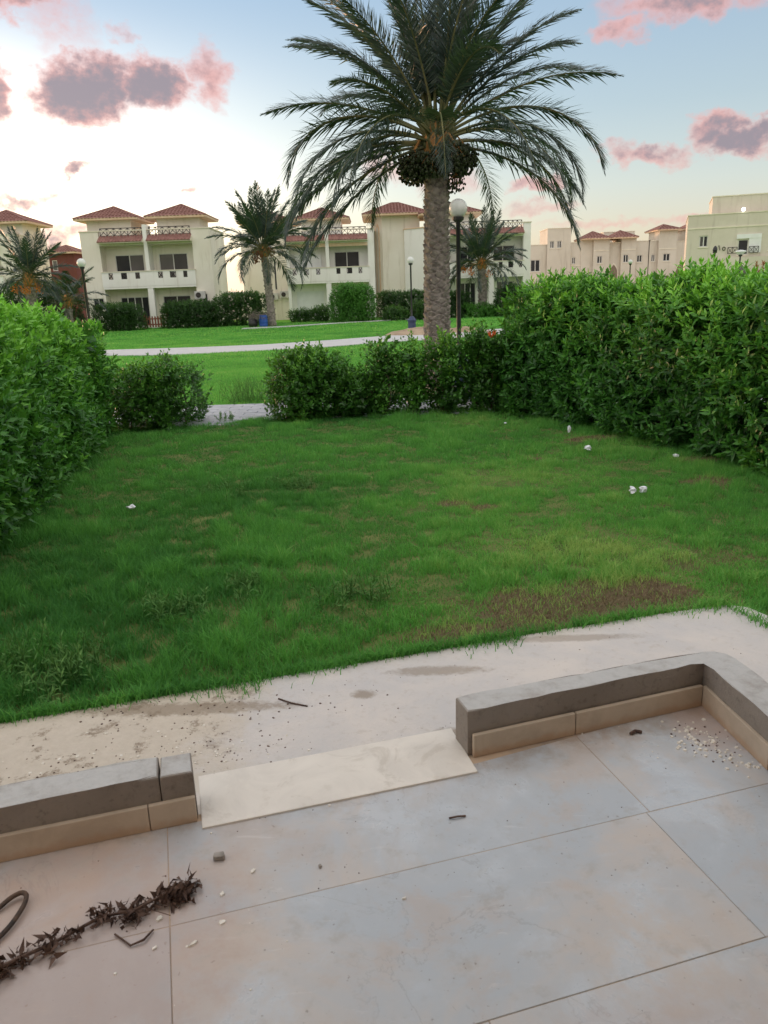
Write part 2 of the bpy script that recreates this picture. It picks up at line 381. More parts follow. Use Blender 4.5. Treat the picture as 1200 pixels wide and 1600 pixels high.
def mat_kerb():
    # light and shade put into the colour by face normal: dark brown-grey sides, paler tops
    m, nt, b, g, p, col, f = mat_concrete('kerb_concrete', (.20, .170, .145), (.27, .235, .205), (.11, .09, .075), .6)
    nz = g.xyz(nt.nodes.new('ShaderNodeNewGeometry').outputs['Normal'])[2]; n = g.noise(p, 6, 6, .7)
    lit_top = g.mul(g.smooth(nz, .55, .95), g.smooth(n.outputs[0], .25, .55, .45, 1.0))
    nt.links.new(g.mix(lit_top, col, g.mix(f.outputs[0], (.40, .40, .40), (.50, .495, .485))), b.inputs['Base Color'])
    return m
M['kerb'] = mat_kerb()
def mat_walk():
    m, nt, b, g, p, col, f = mat_concrete('walkway_concrete', (.60, .555, .52), (.50, .485, .485), (.40, .35, .30), .35)
    c = g.xyz(p); n = g.noise(p, 2.6, 6, .7)
    # sand blown over the left end of the slab
    sand = g.smooth(g.add(c[0], g.mul(g.sub(n.outputs[0], .5), 1.3)), -.55, -.95)
    sand = g.mx(sand, g.smooth(n.outputs[0], .62, .72, 0, .6))
    sc = g.mix(f.outputs[0], (.44, .385, .32), (.60, .54, .465))
    sc = g.mix(g.smooth(g.noise(p, 6.5, 7, .8).outputs[0], .53, .63, 0, .8), sc, (.22, .17, .125))
    wc = g.mix(sand, col, sc)
    def spot(x, y, rx, ry, s):
        a = g.mul(g.sub(c[0], x), 1/rx); e = g.mul(g.sub(c[1], y), 1/ry); return g.mul(g.smooth(g.add(g.add(g.mul(a, a), g.mul(e, e)), g.mul(g.sub(f.outputs[0], .5), 2.2)), 1.1, .2), s)
    st = g.mx(spot(-.13, 3.40, .075, .05, .7), g.mx(spot(.30, 3.0, .17, .08, .75), g.mx(spot(.25, 3.62, .30, .06, .6), g.mx(spot(1.0, 3.95, .5, .05, .5), spot(-1.0, 3.32, .6, .07, .7)))))
    wc = g.mix(st, wc, (.24, .19, .14))
    nt.links.new(wc, b.inputs['Base Color'])
    return m
M['walk'] = mat_walk()
M['grout'] = simple('muddy_grout', (.26, .21, .17), (.46, .34, .24), 4, .95)
M['path'] = mat_concrete('path_concrete', (.44, .44, .44), (.50, .50, .50), (.33, .32, .31), .4)[0]
M['paver'] = simple('grey_paver', (.33, .345, .38), (.45, .46, .49), 3.5, .85, bd=.006)
M['sand'] = simple('sandy_soil', (.26, .19, .13), (.38, .29, .20), 2.5, .95, bd=.03, bs=9)
M['stone'] = simple('loose_stone', (.22, .20, .18), (.36, .33, .30), 25, .9, bd=.004, bs=60)
M['chip'] = simple('plaster_chip', (.62, .58, .51), (.74, .70, .64), 25, .85)
M['dry_leaf'] = simple('dry_leaf', (.05, .028, .022), (.13, .08, .06), 18, .85)
M['rust'] = simple('rusty_rod', (.035, .028, .025), (.10, .06, .04), 30, .7)
M['dry_grass'] = simple('dry_grass_blade', (.16, .125, .07), (.29, .225, .13), 30, .8)
M['litter'] = simple('white_litter', (.78, .80, .84), (.70, .73, .80), 12, .6)
M['wood'] = simple('red_brown_wood', (.22, .075, .05), (.32, .12, .08), 8, .7)
M['blue'] = simple('blue_plastic', (.02, .07, .30), (.03, .10, .38), 4, .45)
M['dry_palm'] = simple('dry_palm_leaf', (.16, .13, .11), (.28, .24, .21), 8, .9)
M['red_flower'] = simple('orange_red_petal', (.75, .10, .03), (.85, .18, .05), 20, .5)

# ------------------------------------------------------------------ the setting: ground, paths, terrace
DIRT = [(1.30, 4.62, .95, .42, .82), (1.80, 4.80, .36, .28, .95), (.65, 4.25, .55, .20, .8), (.97, 7.02, .20, .10, .9), (.68, 7.2, .18, .12, .7), (2.9, 10.25, .38, .2, .9),
        (3.7, 8.75, .35, .2, .7), (1.85, 9.1, .16, .12, .5), (2.6, 6.86, .12, .07, .9), (3.35, 7.7, .30, .22, .6), (2.4, 5.4, .5, .25, .25)]
def dirt_mask(x, y):
    m = np.zeros_like(x); n = (fbm(x*5, y*5, 5)-.5)*1.7
    for (cx, cy, rx, ry, k) in DIRT:
        r = ((x-cx)/rx)**2+((y-cy)/ry)**2+n
        m = np.maximum(m, k*np.clip((1.15-r)/.8, 0, 1))
    return m
def mat_ground():
    m, nt, b, g = principled('lawn_ground', .95, .1); p = pos(nt); c = g.xyz(p)
    n1 = g.noise(p, .22, 5, .6); n2 = g.noise(p, 2.5, 6, .7); n3 = g.noise(p, 18, 4, .7)
    lawn = g.mix(g.smooth(n1.outputs[0], .35, .65), (.13, .33, .034), (.19, .38, .055))
    lawn = g.mix(g.mul(g.smooth(n2.outputs[0], .42, .70), .55), lawn, (.09, .22, .025))
    lawn = g.mix(g.mul(g.smooth(n3.outputs[0], .55, .75), .35), lawn, (.18, .26, .06))
    soil = g.mix(g.smooth(n2.outputs[0], .35, .65), (.085, .12, .035), (.14, .165, .055))
    dn = g.noise(p, 5.0, 4, .6); d = None
    for (cx, cy, rx, ry, k) in DIRT:
        a = g.mul(g.sub(c[0], cx), 1/rx); e = g.mul(g.sub(c[1], cy), 1/ry)
        f = g.mul(g.smooth(g.add(g.add(g.mul(a, a), g.mul(e, e)), g.mul(g.sub(dn.outputs[0], .5), 2.0)), 1.15, .35), k)
        d = f if d is None else g.mx(d, f)
    soil = g.mix(d, soil, g.mix(n3.outputs[0], (.085, .062, .038), (.19, .145, .095)))
    col = g.mix(g.smooth(c[1], 13.0, 13.2), soil, lawn)
    col = g.mix(g.smooth(g.add(c[1], g.mul(g.sub(n1.outputs[0], .5), 6)), 75, 79), col, g.mix(n2.outputs[0], (.38, .31, .23), (.48, .40, .30)))
    nt.links.new(col, b.inputs['Base Color']); bump(nt, g, b, g.add(g.mul(n3.outputs[0], .5), n2.outputs[0]), .05, .6)
    return m
M['ground'] = mat_ground()
tag(MB().poly([(-900, -200, 0), (900, -200, 0), (900, 1500, 0), (-900, 1500, 0)], [(0, 1, 2, 3)]).build('ground', M['ground']), kind='structure')

# concrete walk round the terrace
WALK = [(-5.2, 2.31), (-1.856, 3.247), (-.564, 3.62), (.112, 3.81), (.817, 4.02), (1.703, 4.255), (2.06, 4.335), (2.18, 4.29), (2.25, 4.12), (3.05, 1.2), (3.05, -2.5), (-5.2, -2.5)]
tag(MB().prism(WALK, -.12, .10).build('walkway', M['walk']), kind='structure')

# terrace: muddy bed, big marble tiles, kerbs, threshold slab
TH = math.radians(15.6)
def ab(a, b): return (a*math.cos(TH)-b*math.sin(TH), a*math.sin(TH)+b*math.cos(TH))
terrace = tag(MB().prism([ab(-4.5, 2.46), ab(0, 2.47), (.33, 2.68), (1.40, 3.04), (1.60, 1.6), (1.9, -2), ab(-4.5, -2.5)], .095, .2180).build('terrace', M['grout']), kind='structure')
rows = [(-1.46, -.89), (-.885, -.315), (-.31, .255), (.26, .826), (.831, 1.3992), (1.4022, 1.9685), (1.9715, 2.435)]
for ri, (b0, b1) in enumerate(rows):
    cuts = [-4.2, -2.58, -1.78, -.152, .668, 1.48, 2.30] if ri % 2 == 0 else [-4.2, -2.6, -.97, -.152, .655, 1.465, 2.30]
    if ri == 5: cuts = [-4.2, -2.6, -.152, 1.465, 2.30]
    if ri == 4: cuts = [-4.2, -2.58, -1.2, .62, 2.30]
    if ri == 6: cuts = [-4.2, -1.78, -.152, 1.48, 2.30]
    for a0, a1 in zip(cuts[:-1], cuts[1:]):
        gap = .0013
        p = [ab(a0+gap, b0), ab(a1-gap, b0), ab(a1-gap, b1), ab(a0+gap, b1)]
        if ri == 6 and a0 > 1: p = [ab(a0+gap, b0), (1.50, (b0+.2689*1.50)/.9632), (1.385, 3.02), ab(a0+gap, 2.478)]
        elif ri == 6 and a1 > 1: p = [ab(a0+gap, b0), ab(a1-gap, b0), ab(a1-gap, 2.477), ab(1.03, 2.435), ab(a0+gap, 2.43)]
        elif a0 > 1.4:
            right = lambda b: min(2.30, 1.50+.03+(1.97-b)*.03)
            p = [ab(a0+gap, b0), ab(right(b0)+.62, b0), ab(right(b1)+.55, b1), ab(a0+gap, b1)]
        dz = RND.uniform(-.0012, .0012)
        t = MB().prism(p, .200, .2200+dz).build('tile', M['tile'], terrace, bevel=.0012, seg=1)
slab = [(-.755, 2.587), (-.673, 2.283), (.325, 2.556), (.251, 2.866)]
MB().prism(slab, .105, .2265).build('threshold_slab', M['slab'], terrace, bevel=.003)

def wobble_block(poly, z0, z1, amp, seed, bevel=.012, sub=.07):
    """extruded block with its long edges broken up and slightly uneven, like site-cast concrete"""
    pts = []
    for i, a in enumerate(poly):
        b = poly[(i+1) % len(poly)]; L = math.dist(a, b); n = max(1, int(L/sub))
        for k in range(n): pts.append((a[0]+(b[0]-a[0])*k/n, a[1]+(b[1]-a[1])*k/n))
    r = random.Random(seed); bm = bmesh.new(); lo = []; hi = []
    for x, y in pts:
        j = lambda: r.uniform(-amp, amp)
        lo.append(bm.verts.new((x+j()*.5, y+j()*.5, z0))); hi.append(bm.verts.new((x+j(), y+j(), z1+j()*.8)))
    n = len(pts)
    for i in range(n): bm.faces.new((lo[i], lo[(i+1) % n], hi[(i+1) % n], hi[i]))
    top = bm.faces.new(hi); bm.faces.new(lo[::-1])
    bmesh.ops.bevel(bm, geom=list(top.edges), offset=bevel, segments=3, affect='EDGES', profile=.5)
    bmesh.ops.recalc_face_normals(bm, faces=bm.faces)
    me = bpy.data.meshes.new('block'); bm.to_mesh(me); bm.free(); return me
def skirt_tile(parent, a, b, z0=.219, z1=.318, th=.014):
    a = Vector(a); b = Vector(b); d = (b-a).normalized(); n = Vector((d.y, -d.x))
    p = [a+n*th, b+n*th, b-n*.004, a-n*.004]
    MB().prism([(q.x, q.y) for q in p], z0, z1).build('skirting_tile', M['skirt'], parent, bevel=.002, seg=1)
kr = empty('terrace_kerb', (.8, 2.9, .1)); tag(kr, 'L-shaped low grey concrete kerb with rounded corner right of the step', 'kerb', 'terrace kerbs')
def at_world(o, parent): o.parent = parent; o.matrix_parent_inverse = Matrix.Translation(-Vector(parent.location)); return o
KR = [(.300, 2.672), (1.368, 3.008), (1.425, 2.50), (1.56, 1.5), (1.71, 1.5), (1.575, 2.55), (1.515, 3.03), (1.498, 3.085), (1.455, 3.112), (1.40, 3.112), (.262, 2.785)]
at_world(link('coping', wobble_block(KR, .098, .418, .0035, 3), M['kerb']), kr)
def sk(parent, a, b):
    o0 = set(COL.objects); skirt_tile(None, a, b)
    for o in set(COL.objects)-o0: at_world(o, parent)
sk(kr, (.318, 2.668), (.752, 2.805)); sk(kr, (.756, 2.806), (1.352, 2.994)); sk(kr, (1.371, 2.985), (1.424, 2.51)); sk(kr, (1.425, 2.505), (1.545, 1.6))
kl = empty('terrace_kerb', (-1.6, 2.1, .1)); tag(kl, 'straight low grey concrete kerb with cracked end block left of the step', 'kerb', 'terrace kerbs')
LD = Vector((.9612, .2756)); LN = Vector((-.2756, .9612)); L0 = Vector((-.700, 2.345))
def lp(s, w): q = L0-LD*s+LN*w; return (q.x, q.y)
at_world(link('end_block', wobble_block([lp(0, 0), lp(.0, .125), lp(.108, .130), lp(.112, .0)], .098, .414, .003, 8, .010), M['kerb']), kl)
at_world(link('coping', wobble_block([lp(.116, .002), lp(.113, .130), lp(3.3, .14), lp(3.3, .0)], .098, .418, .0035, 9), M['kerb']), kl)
sk(kl, lp(1.60, -.002), lp(.165, -.002)); sk(kl, lp(.162, -.002), lp(.004, -.002)); sk(kl, lp(3.2, -.002), lp(1.603, -.002))

# the house the terrace belongs to: wall with glazed doors behind the viewer, balcony slab overhead
def own_house():
    m = MB().wall(-6.0, 4.6, .2, 7.2, 0, .25, [(-1.6, 1.2, .2, 2.5), (2.2, 3.6, 1.1, 2.4), (-4.6, -3.0, 1.1, 2.4), (-1.6, 1.2, 3.5, 5.6)])
    o = m.build('house_wall', M['plaster'])
    o.location = (*ab(0, -1.0), 0); o.rotation_euler = (0, 0, TH+PI)        # its outer face looks over the garden
    tag(o, kind='structure')
    for (x0, x1, z0, z1) in [(-1.6, 1.2, .2, 2.5), (2.2, 3.6, 1.1, 2.4), (-4.6, -3.0, 1.1, 2.4), (-1.6, 1.2, 3.5, 5.6)]: MB().box(x0, x1, .10, .12, z0, z1).build('pane', M['glass'], o)
    s = MB().box(-4.4, 2.9, -2.3, -.004, 2.95, 3.12).box(-4.4, 2.9, -2.3, -2.18, 3.12, 4.1).build('balcony_slab', M['plaster_white'], o)
own_house()

# paved path just beyond the garden, concrete path across the lawn, thin path by the villas
path = tag(MB().box(-60, -2.2, 12.45, 12.98, -.02, .004).box(-60, 60, 12.98, 15.02, -.02, .006).build('garden_path', M['grout']), kind='structure')
pv = MB().box(-.197, .197, -.098, .098, -.02, .024).mesh('paver')
bm = bmesh.new(); bm.from_mesh(pv); bmesh.ops.bevel(bm, geom=list(bm.edges), offset=.005, segments=1, affect='EDGES'); bm.to_mesh(pv); bm.free(); pv.materials.append(M['paver'])
rest = MB(); cnt = 0
for r in range(12):
    y = 12.60+r*.203+.09*0
    for c in range(-60, 40):
        x = c*.403+(.2 if r % 2 else 0)
        if y < 12.99 and x > -2.3: continue
        if -7.0 < x < 3.6:
            o = link('paver', pv, None, path); o.location = (x, y, RND.uniform(-.003, .003)); o.rotation_euler = (RND.uniform(-.008, .008), RND.uniform(-.008, .008), RND.uniform(-.01, .01)); cnt += 1
        elif x > -20 and x < 14: rest.box(x-.195, x+.195, y-.096, y+.096, -.02, .024)
tag(rest.build('paver_field', M['paver'], path), kind='stuff')
FP = [(-26, 28.6, 33.6), (-16, 30.6, 34.2), (-11.4, 30.8, 34.1), (-8.0, 29.7, 33.8), (-5.0, 30.3, 34.1), (-1.9, 31.2, 35.9), (.27, 33.0, 37.6), (3.3, 33.9, 39.6), (5.7, 36.0, 40.4), (12, 39, 43), (30, 45, 49)]
fp = MB(); n = len(FP)
fp.poly([(x, a, .035) for x, a, b in FP]+[(x, b, .035) for x, a, b in FP]+[(x, a-.02, -.05) for x, a, b in FP]+[(x, b+.02, -.05) for x, a, b in FP],
        [(i, i+1, n+i+1, n+i) for i in range(n-1)]+[(2*n+i, 2*n+i+1, i+1, i) for i in range(n-1)]+[(n+i, n+i+1, 3*n+i+1, 3*n+i) for i in range(n-1)])
tag(fp.build('lawn_path', M['path']), kind='structure')
TPH = [(-9.0, 52.3), (-6.6, 53.0), (-1.4, 57.4), (3.4, 59.5), (5.5, 61.6), (9.5, 64.0)]
tp = MB(); n = len(TPH)
tp.poly([(x, y, .05) for x, y in TPH]+[(x-.1, y+1.5, .05) for x, y in TPH]+[(x, y, -.05) for x, y in TPH], [(i, i+1, n+i+1, n+i) for i in range(n-1)]+[(2*n+i, 2*n+i+1, i+1, i) for i in range(n-1)])
tag(tp.build('villa_path', M['path']), kind='structure')
# low heap of sandy soil by the lamp and palm
def mound(name, cx, cy, rx, ry, h, seed, mat, n=26):
    V = []; F = []
    for j in range(n):
        for i in range(n):
            u = i/(n-1)*2-1; v = j/(n-1)*2-1
            r = u*u+v*v; z = h*max(0, 1-r)**1.2*(.45+1.1*float(fbm(u*2.6+seed, v*2.6, seed)))-.03*(r > .9)
            V.append((cx+u*rx, cy+v*ry, z-.012))
    for j in range(n-1):
        for i in range(n-1): F.append((j*n+i, j*n+i+1, (j+1)*n+i+1, (j+1)*n+i))
    return tag(link(name, big_mesh(name, V, F, smooth=True), mat), kind='structure')
mound('sand_mound', 2.1, 38.6, 1.9, 1.5, .34, 3, M['sand']); mound('sand_mound', 4.1, 39.2, 1.5, 1.0, .26, 9, M['sand']); mound('sand_mound', 1.2, 16.0, 1.1, .9, .16, 5, M['sand'])

# ------------------------------------------------------------------ grass
def blades(x, y, h, w, lean, tint, z=0.0, seg=2):
    """grass blades as tapering, bent strips"""
    n = len(x); th = NR.uniform(0, 2*PI, n); dx, dy = np.cos(th), np.sin(th)
    la = NR.uniform(0, 2*PI, n); lx, ly = np.cos(la)*lean*h, np.sin(la)*lean*h
    z = np.broadcast_to(z, x.shape)
    hh = h*np.sqrt(np.clip(1-(lean*.75)**2, .2, 1))
    bl = np.stack([x-dx*w/2, y-dy*w/2, z-.005], 1); br = np.stack([x+dx*w/2, y+dy*w/2, z-.005], 1)
    tip = np.stack([x+lx, y+ly, z+hh], 1)
    if seg == 1:
        V = np.stack([bl, br, tip], 1).reshape(-1, 3); b = np.arange(n)*3
        return V, np.stack([b, b+1, b+2], 1), np.repeat(tint, 3)
    mx_, my_, mz = x+lx*.32, y+ly*.32, z+hh*.58
    ml = np.stack([mx_-dx*w*.4, my_-dy*w*.4, mz], 1); mr = np.stack([mx_+dx*w*.4, my_+dy*w*.4, mz], 1)
    V = np.stack([bl, br, ml, mr, tip], 1).reshape(-1, 3); b = np.arange(n)*5
    F = np.concatenate([np.stack([b, b+1, b+3], 1), np.stack([b, b+3, b+2], 1), np.stack([b+2, b+3, b+4], 1)])
    return V, F, np.repeat(tint, 5)
def join_blades(name, chunks, mat):
    V = []; F = []; T = []; o = 0
    for v, f, t in chunks: V.append(v); F.append(f+o); T.append(t); o += len(v)
    return tag(link(name, big_mesh(name, np.concatenate(V), np.concatenate(F), {'tint': np.concatenate(T)}), mat), kind='stuff')
WX = np.array([p[0] for p in WALK[:9]]); WY = np.array([p[1] for p in WALK[:9]])
def walk_edge(x): 
    e = np.interp(x, WX[:7], WY[:7]); return np.where(x > 2.06, 4.335-(x-2.06)*3.0, e)
def lawn_left(y): return np.interp(y, [3, 6.4, 8.6, 11.4, 13], [-3.9, -4.0, -4.5, -4.8, -5.2])
def lawn_right(y): return np.interp(y, [3, 5, 8, 8.5, 10, 12.3, 13], [5.2, 5.1, 4.6, 4.5, 3.9, 3.2, 3.0])
def yard(n, y0, y1, hmul, wmul, seg):
    y = NR.uniform(y0, y1, n); x = NR.uniform(-5.4, 5.3, n)
    keep = (x > lawn_left(y)) & (x < lawn_right(y)) & (np.abs(x) < .56*y+1.2)
    edge = walk_edge(x)+(fbm(x*3.2, y*0+3, 21)-.5)*.26
    keep &= y > edge-.02
    keep &= y < np.interp(x, [-3.3, -2.6, -2.0, -1.6], [12.52, 12.6, 13.1, 13.4])+(fbm(x*4, y*0, 91)-.5)*.25
    x, y, edge = x[keep], y[keep], edge[keep]
    d = dirt_mask(x, y); keep = NR.random(len(x)) > d*.90
    x, y, edge, d = x[keep], y[keep], edge[keep], d[keep]
    big = np.clip((fbm(x*.7, y*.7, 31)-.5)*2+.5, 0, 1); mid = np.clip((fbm(x*2.4, y*2.4, 41)-.5)*2.2+.5, 0, 1); tuft = np.clip((fbm(x*8, y*8, 51, 2)-.5)*1.8+.5, 0, 1)
    # thin, clumpy turf: fewer blades between the tufts
    keep = NR.random(len(x)) < .16+1.05*tuft; x, y, edge, d, big, mid, tuft = [q[keep] for q in (x, y, edge, d, big, mid, tuft)]
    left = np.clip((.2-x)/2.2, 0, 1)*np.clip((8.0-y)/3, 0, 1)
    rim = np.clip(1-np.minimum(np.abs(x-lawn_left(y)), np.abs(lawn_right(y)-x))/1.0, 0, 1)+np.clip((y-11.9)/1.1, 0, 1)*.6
    edgeg = np.clip(1-(y-edge)/.25, 0, 1)
    h = (.016+.030*mid+.062*tuft*mid+.065*left*(.25+tuft)+.07*rim*tuft)*(1-.55*d)*NR.uniform(.55, 1.35, len(x))*hmul
    h *= np.where((x > 1.95) & (y < 4.6), 1.5, 1.0)
    dry = np.clip(big*1.2-.30, 0, 1)*np.clip((x+1.0)/2.0, 0, 1)*np.clip(1.3-mid, 0, 1)
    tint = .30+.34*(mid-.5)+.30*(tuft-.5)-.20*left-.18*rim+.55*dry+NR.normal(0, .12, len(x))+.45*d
    dry2 = np.exp(-(((x-.8)/1.9)**2+((y-7.3)/1.4)**2)); tint += .28*dry2*np.clip(.35+1.3*(big-.3), 0, 1.2); h *= 1-.30*dry2
    tint += .20*np.exp(-(((x-1.9)/1.6)**2+((y-5.3)/.9)**2))
    wp = np.exp(-(((x+1.25)/1.0)**2+((y-7.9)/.8)**2)); tint -= .32*wp; h *= 1+.6*wp*tuft
    tint = np.clip(tint, 0.0, 1.0)
    w = NR.uniform(.0035, .0065, len(x))*wmul
    return blades(x, y, h, w, NR.uniform(.15, 1.0, len(x)), tint, 0.0, seg)
def fringe(n):
    # runners creeping over the slab edge, in ragged tongues
    x = NR.uniform(-3.6, 2.5, n); e = walk_edge(x); reach = NR.exponential(.012+.05*vnoise(x*1.7, x*0, 77)**2*vnoise(x*13, x*0, 5), n)*np.where(x > 1.75, 1.8, 1.0)
    y = e-reach+.02; d = dirt_mask(x, y+.08); k = NR.random(n) > d*.85; x, y = x[k], y[k]
    t = np.clip(.30+.5*(fbm(x*3, y*3, 9)-.5)+NR.normal(0, .14, len(x))+.2*(x > 1.2), 0, 1)
    return blades(x, y, NR.uniform(.02, .09, len(x))*np.where(x > 1.75, 1.2, 1), NR.uniform(.0035, .006, len(x)), NR.uniform(.4, 1.0, len(x)), t, .10, 2)
join_blades('yard_grass', [fringe(9000), yard(420000, 2.4, 6.0, 1.0, 1.0, 2), yard(330000, 6.0, 8.8, 1.0, 1.35, 1), yard(340000, 8.8, 13.4, 1.05, 1.8, 1)], M['grass'])
def dead(n):
    x = NR.uniform(-.2, 4.2, n); y = NR.uniform(3.9, 10.6, n); d = dirt_mask(x, y); k = (NR.random(n) < d) & (y > walk_edge(x)+.01); x, y = x[k], y[k]
    return blades(x, y, NR.uniform(.012, .05, len(x)), NR.uniform(.003, .006, len(x)), NR.uniform(.5, 1.2, len(x)), np.zeros(len(x)), 0.0, 1)
join_blades('dead_grass', [dead(420000)], M['dry_grass'])
def far_lawn(n, x0, x1, y0, y1, hm, wm):
    x = NR.uniform(x0, x1, n); y = NR.uniform(y0, y1, n)
    lo = np.interp(x, [f[0] for f in FP], [f[1] for f in FP]); hi = np.interp(x, [f[0] for f in FP], [f[2] for f in FP])
    wob = (fbm(x*.9, y*.3, 61)-.5)*.9
    keep = (y < lo+wob*.6) | (y > hi+wob*.6); x, y = x[keep], y[keep]
    mid = fbm(x*.8, y*.8, 71); tint = np.clip(.42+.9*(mid-.5)+NR.normal(0, .13, len(x)), 0, 1)
    return blades(x, y, hm*(.6+.8*mid)*NR.uniform(.6, 1.3, len(x)), NR.uniform(.012, .022, len(x))*wm, NR.uniform(.2, .9, len(x)), tint, 0.0, 1)
join_blades('lawn_grass', [far_lawn(240000, -13, 9, 15.05, 26, .055, .8), far_lawn(170000, -18, 13, 26, 45, .055, 1.9), far_lawn(60000, -24, 14, 45, 64, .07, 3.2)], M['grass'])

# ------------------------------------------------------------------ foliage tools
def unit(v): return v/np.maximum(np.linalg.norm(v, axis=-1, keepdims=True), 1e-9)
def leaf_batch(P, D, N, L, W, tint, droop=.12):
    side = unit(np.cross(D, N)); N2 = np.cross(side, D); L = L[:, None]; W = W[:, None]
    base = P; mid = P+D*L*.46-N2*W*.14
    l = P+D*L*.44+side*W*.5+N2*W*.06; r = P+D*L*.44-side*W*.5+N2*W*.06
    tip = P+D*L-N2*L*droop
    V = np.stack([base, l, tip, r, mid], 1).reshape(-1, 3); b = np.arange(len(P))*5
    F = np.concatenate([np.stack([b, b+4, b+1], 1), np.stack([b+1, b+4, b+2], 1), np.stack([b+2, b+4, b+3], 1), np.stack([b+3, b+4, b], 1)])
    return V, F, np.repeat(tint, 5)
def sprig_leaves(O, A, length, k, L, W, tint, rng, a0=75, a1=22):
    """leaves spiralling up a shoot: O origins, A axes"""
    S_ = len(O); ref = np.where(np.abs(A[:, 2:3]) < .9, np.array([[0, 0, 1.]]), np.array([[1., 0, 0]]))
    e1 = unit(np.cross(A, ref)); e2 = np.cross(A, e1)
    t = (np.arange(k)+.5)/k; t = t[None, :]+rng.uniform(-.05, .05, (S_, k))
    ph = rng.uniform(0, 2*PI, (S_, 1))+np.arange(k)[None, :]*2.4+rng.normal(0, .3, (S_, k))
    rad = e1[:, None]*np.cos(ph)[..., None]+e2[:, None]*np.sin(ph)[..., None]
    al = np.radians(a0+(a1-a0)*np.clip(t, 0, 1)+rng.normal(0, 10, (S_, k)))
    D = unit(A[:, None]*np.cos(al)[..., None]+rad*np.sin(al)[..., None])
    N = unit(A[:, None]*np.sin(al)[..., None]-rad*np.cos(al)[..., None])
    P = O[:, None]+A[:, None]*(t*np.asarray(length)[:, None])[..., None]
    LL = L*rng.uniform(.48, 1.25, (S_, k))*(1.05-.35*t); WW = W*rng.uniform(.75, 1.2, (S_, k))*(1.05-.25*t)
    T = np.clip(np.asarray(tint)[:, None]+.22*(t-.5)+rng.normal(0, .09, (S_, k)), 0, 1)
    return leaf_batch(P.reshape(-1, 3), D.reshape(-1, 3), N.reshape(-1, 3), LL.ravel(), WW.ravel(), T.ravel())
def merge(ch):
    V = []; F = []; T = []; o = 0
    for v, f, t in ch: V.append(v); F.append(f+o); T.append(t); o += len(v)
    return np.concatenate(V), np.concatenate(F), np.concatenate(T)
def swept_shell(path, hw, hfun, n, rng, sq=.5):
    """random points on a rounded hedge body swept along a ground path: points, outward normals, relative height"""
    pth = np.array(path, float); seg = np.linalg.norm(np.diff(pth, axis=0), axis=1); cum = np.concatenate([[0], np.cumsum(seg)]); Ltot = cum[-1]
    ph = np.linspace(0, PI, 80); px = np.sign(np.cos(ph))*np.abs(np.cos(ph))**sq; pz = np.abs(np.sin(ph))**sq
    pl = np.concatenate([[0], np.cumsum(np.hypot(np.diff(px)*hw, np.diff(pz)*hfun(.5)))])
    endfrac = (2*hw)/(2*hw+Ltot)*.7
    s = rng.uniform(0, 1, n); isend = rng.random(n) < endfrac; s = np.where(isend, np.where(rng.random(n) < .5, 0., 1.), s)
    q = rng.uniform(0, pl[-1], n); x = np.interp(q, pl, px); z = np.interp(q, pl, pz)
    x = np.where(isend, rng.uniform(-1, 1, n), x); z = np.where(isend, rng.uniform(0, 1, n), z)
    d = s*Ltot; cx = np.interp(d, cum, pth[:, 0]); cy = np.interp(d, cum, pth[:, 1])
    i = np.clip(np.searchsorted(cum, d, side='right')-1, 0, len(seg)-1); tg = np.diff(pth, axis=0)[i]/seg[i][:, None]
    nx, ny = tg[:, 1], -tg[:, 0]
    h = hfun(s)
    gx = np.sign(x)*np.abs(x)**3; gz = np.maximum(z, 0)**3
    N = np.stack([nx*gx, ny*gx, gz*1.0+.05], 1)
    es = np.where(s < .5, -1., 1.); N = np.where(isend[:, None], np.stack([tg[:, 0]*es, tg[:, 1]*es, .2+0*s], 1), N); N = unit(N)
    endo = np.where(isend, es*hw*.55*np.sqrt(np.clip(1-np.abs(x)**2.5, 0, 1))*np.sqrt(np.clip(1.05-z**4, 0, 1)), 0)
    P = np.stack([cx+nx*x*hw+tg[:, 0]*endo, cy+ny*x*hw+tg[:, 1]*endo, z*h+.03], 1)
    return P, N, z
def lump(P, f, seed): return fbm(P[:, 0]*f+P[:, 2]*f*.9, P[:, 1]*f-P[:, 2]*f*.7, seed, 3)-.5
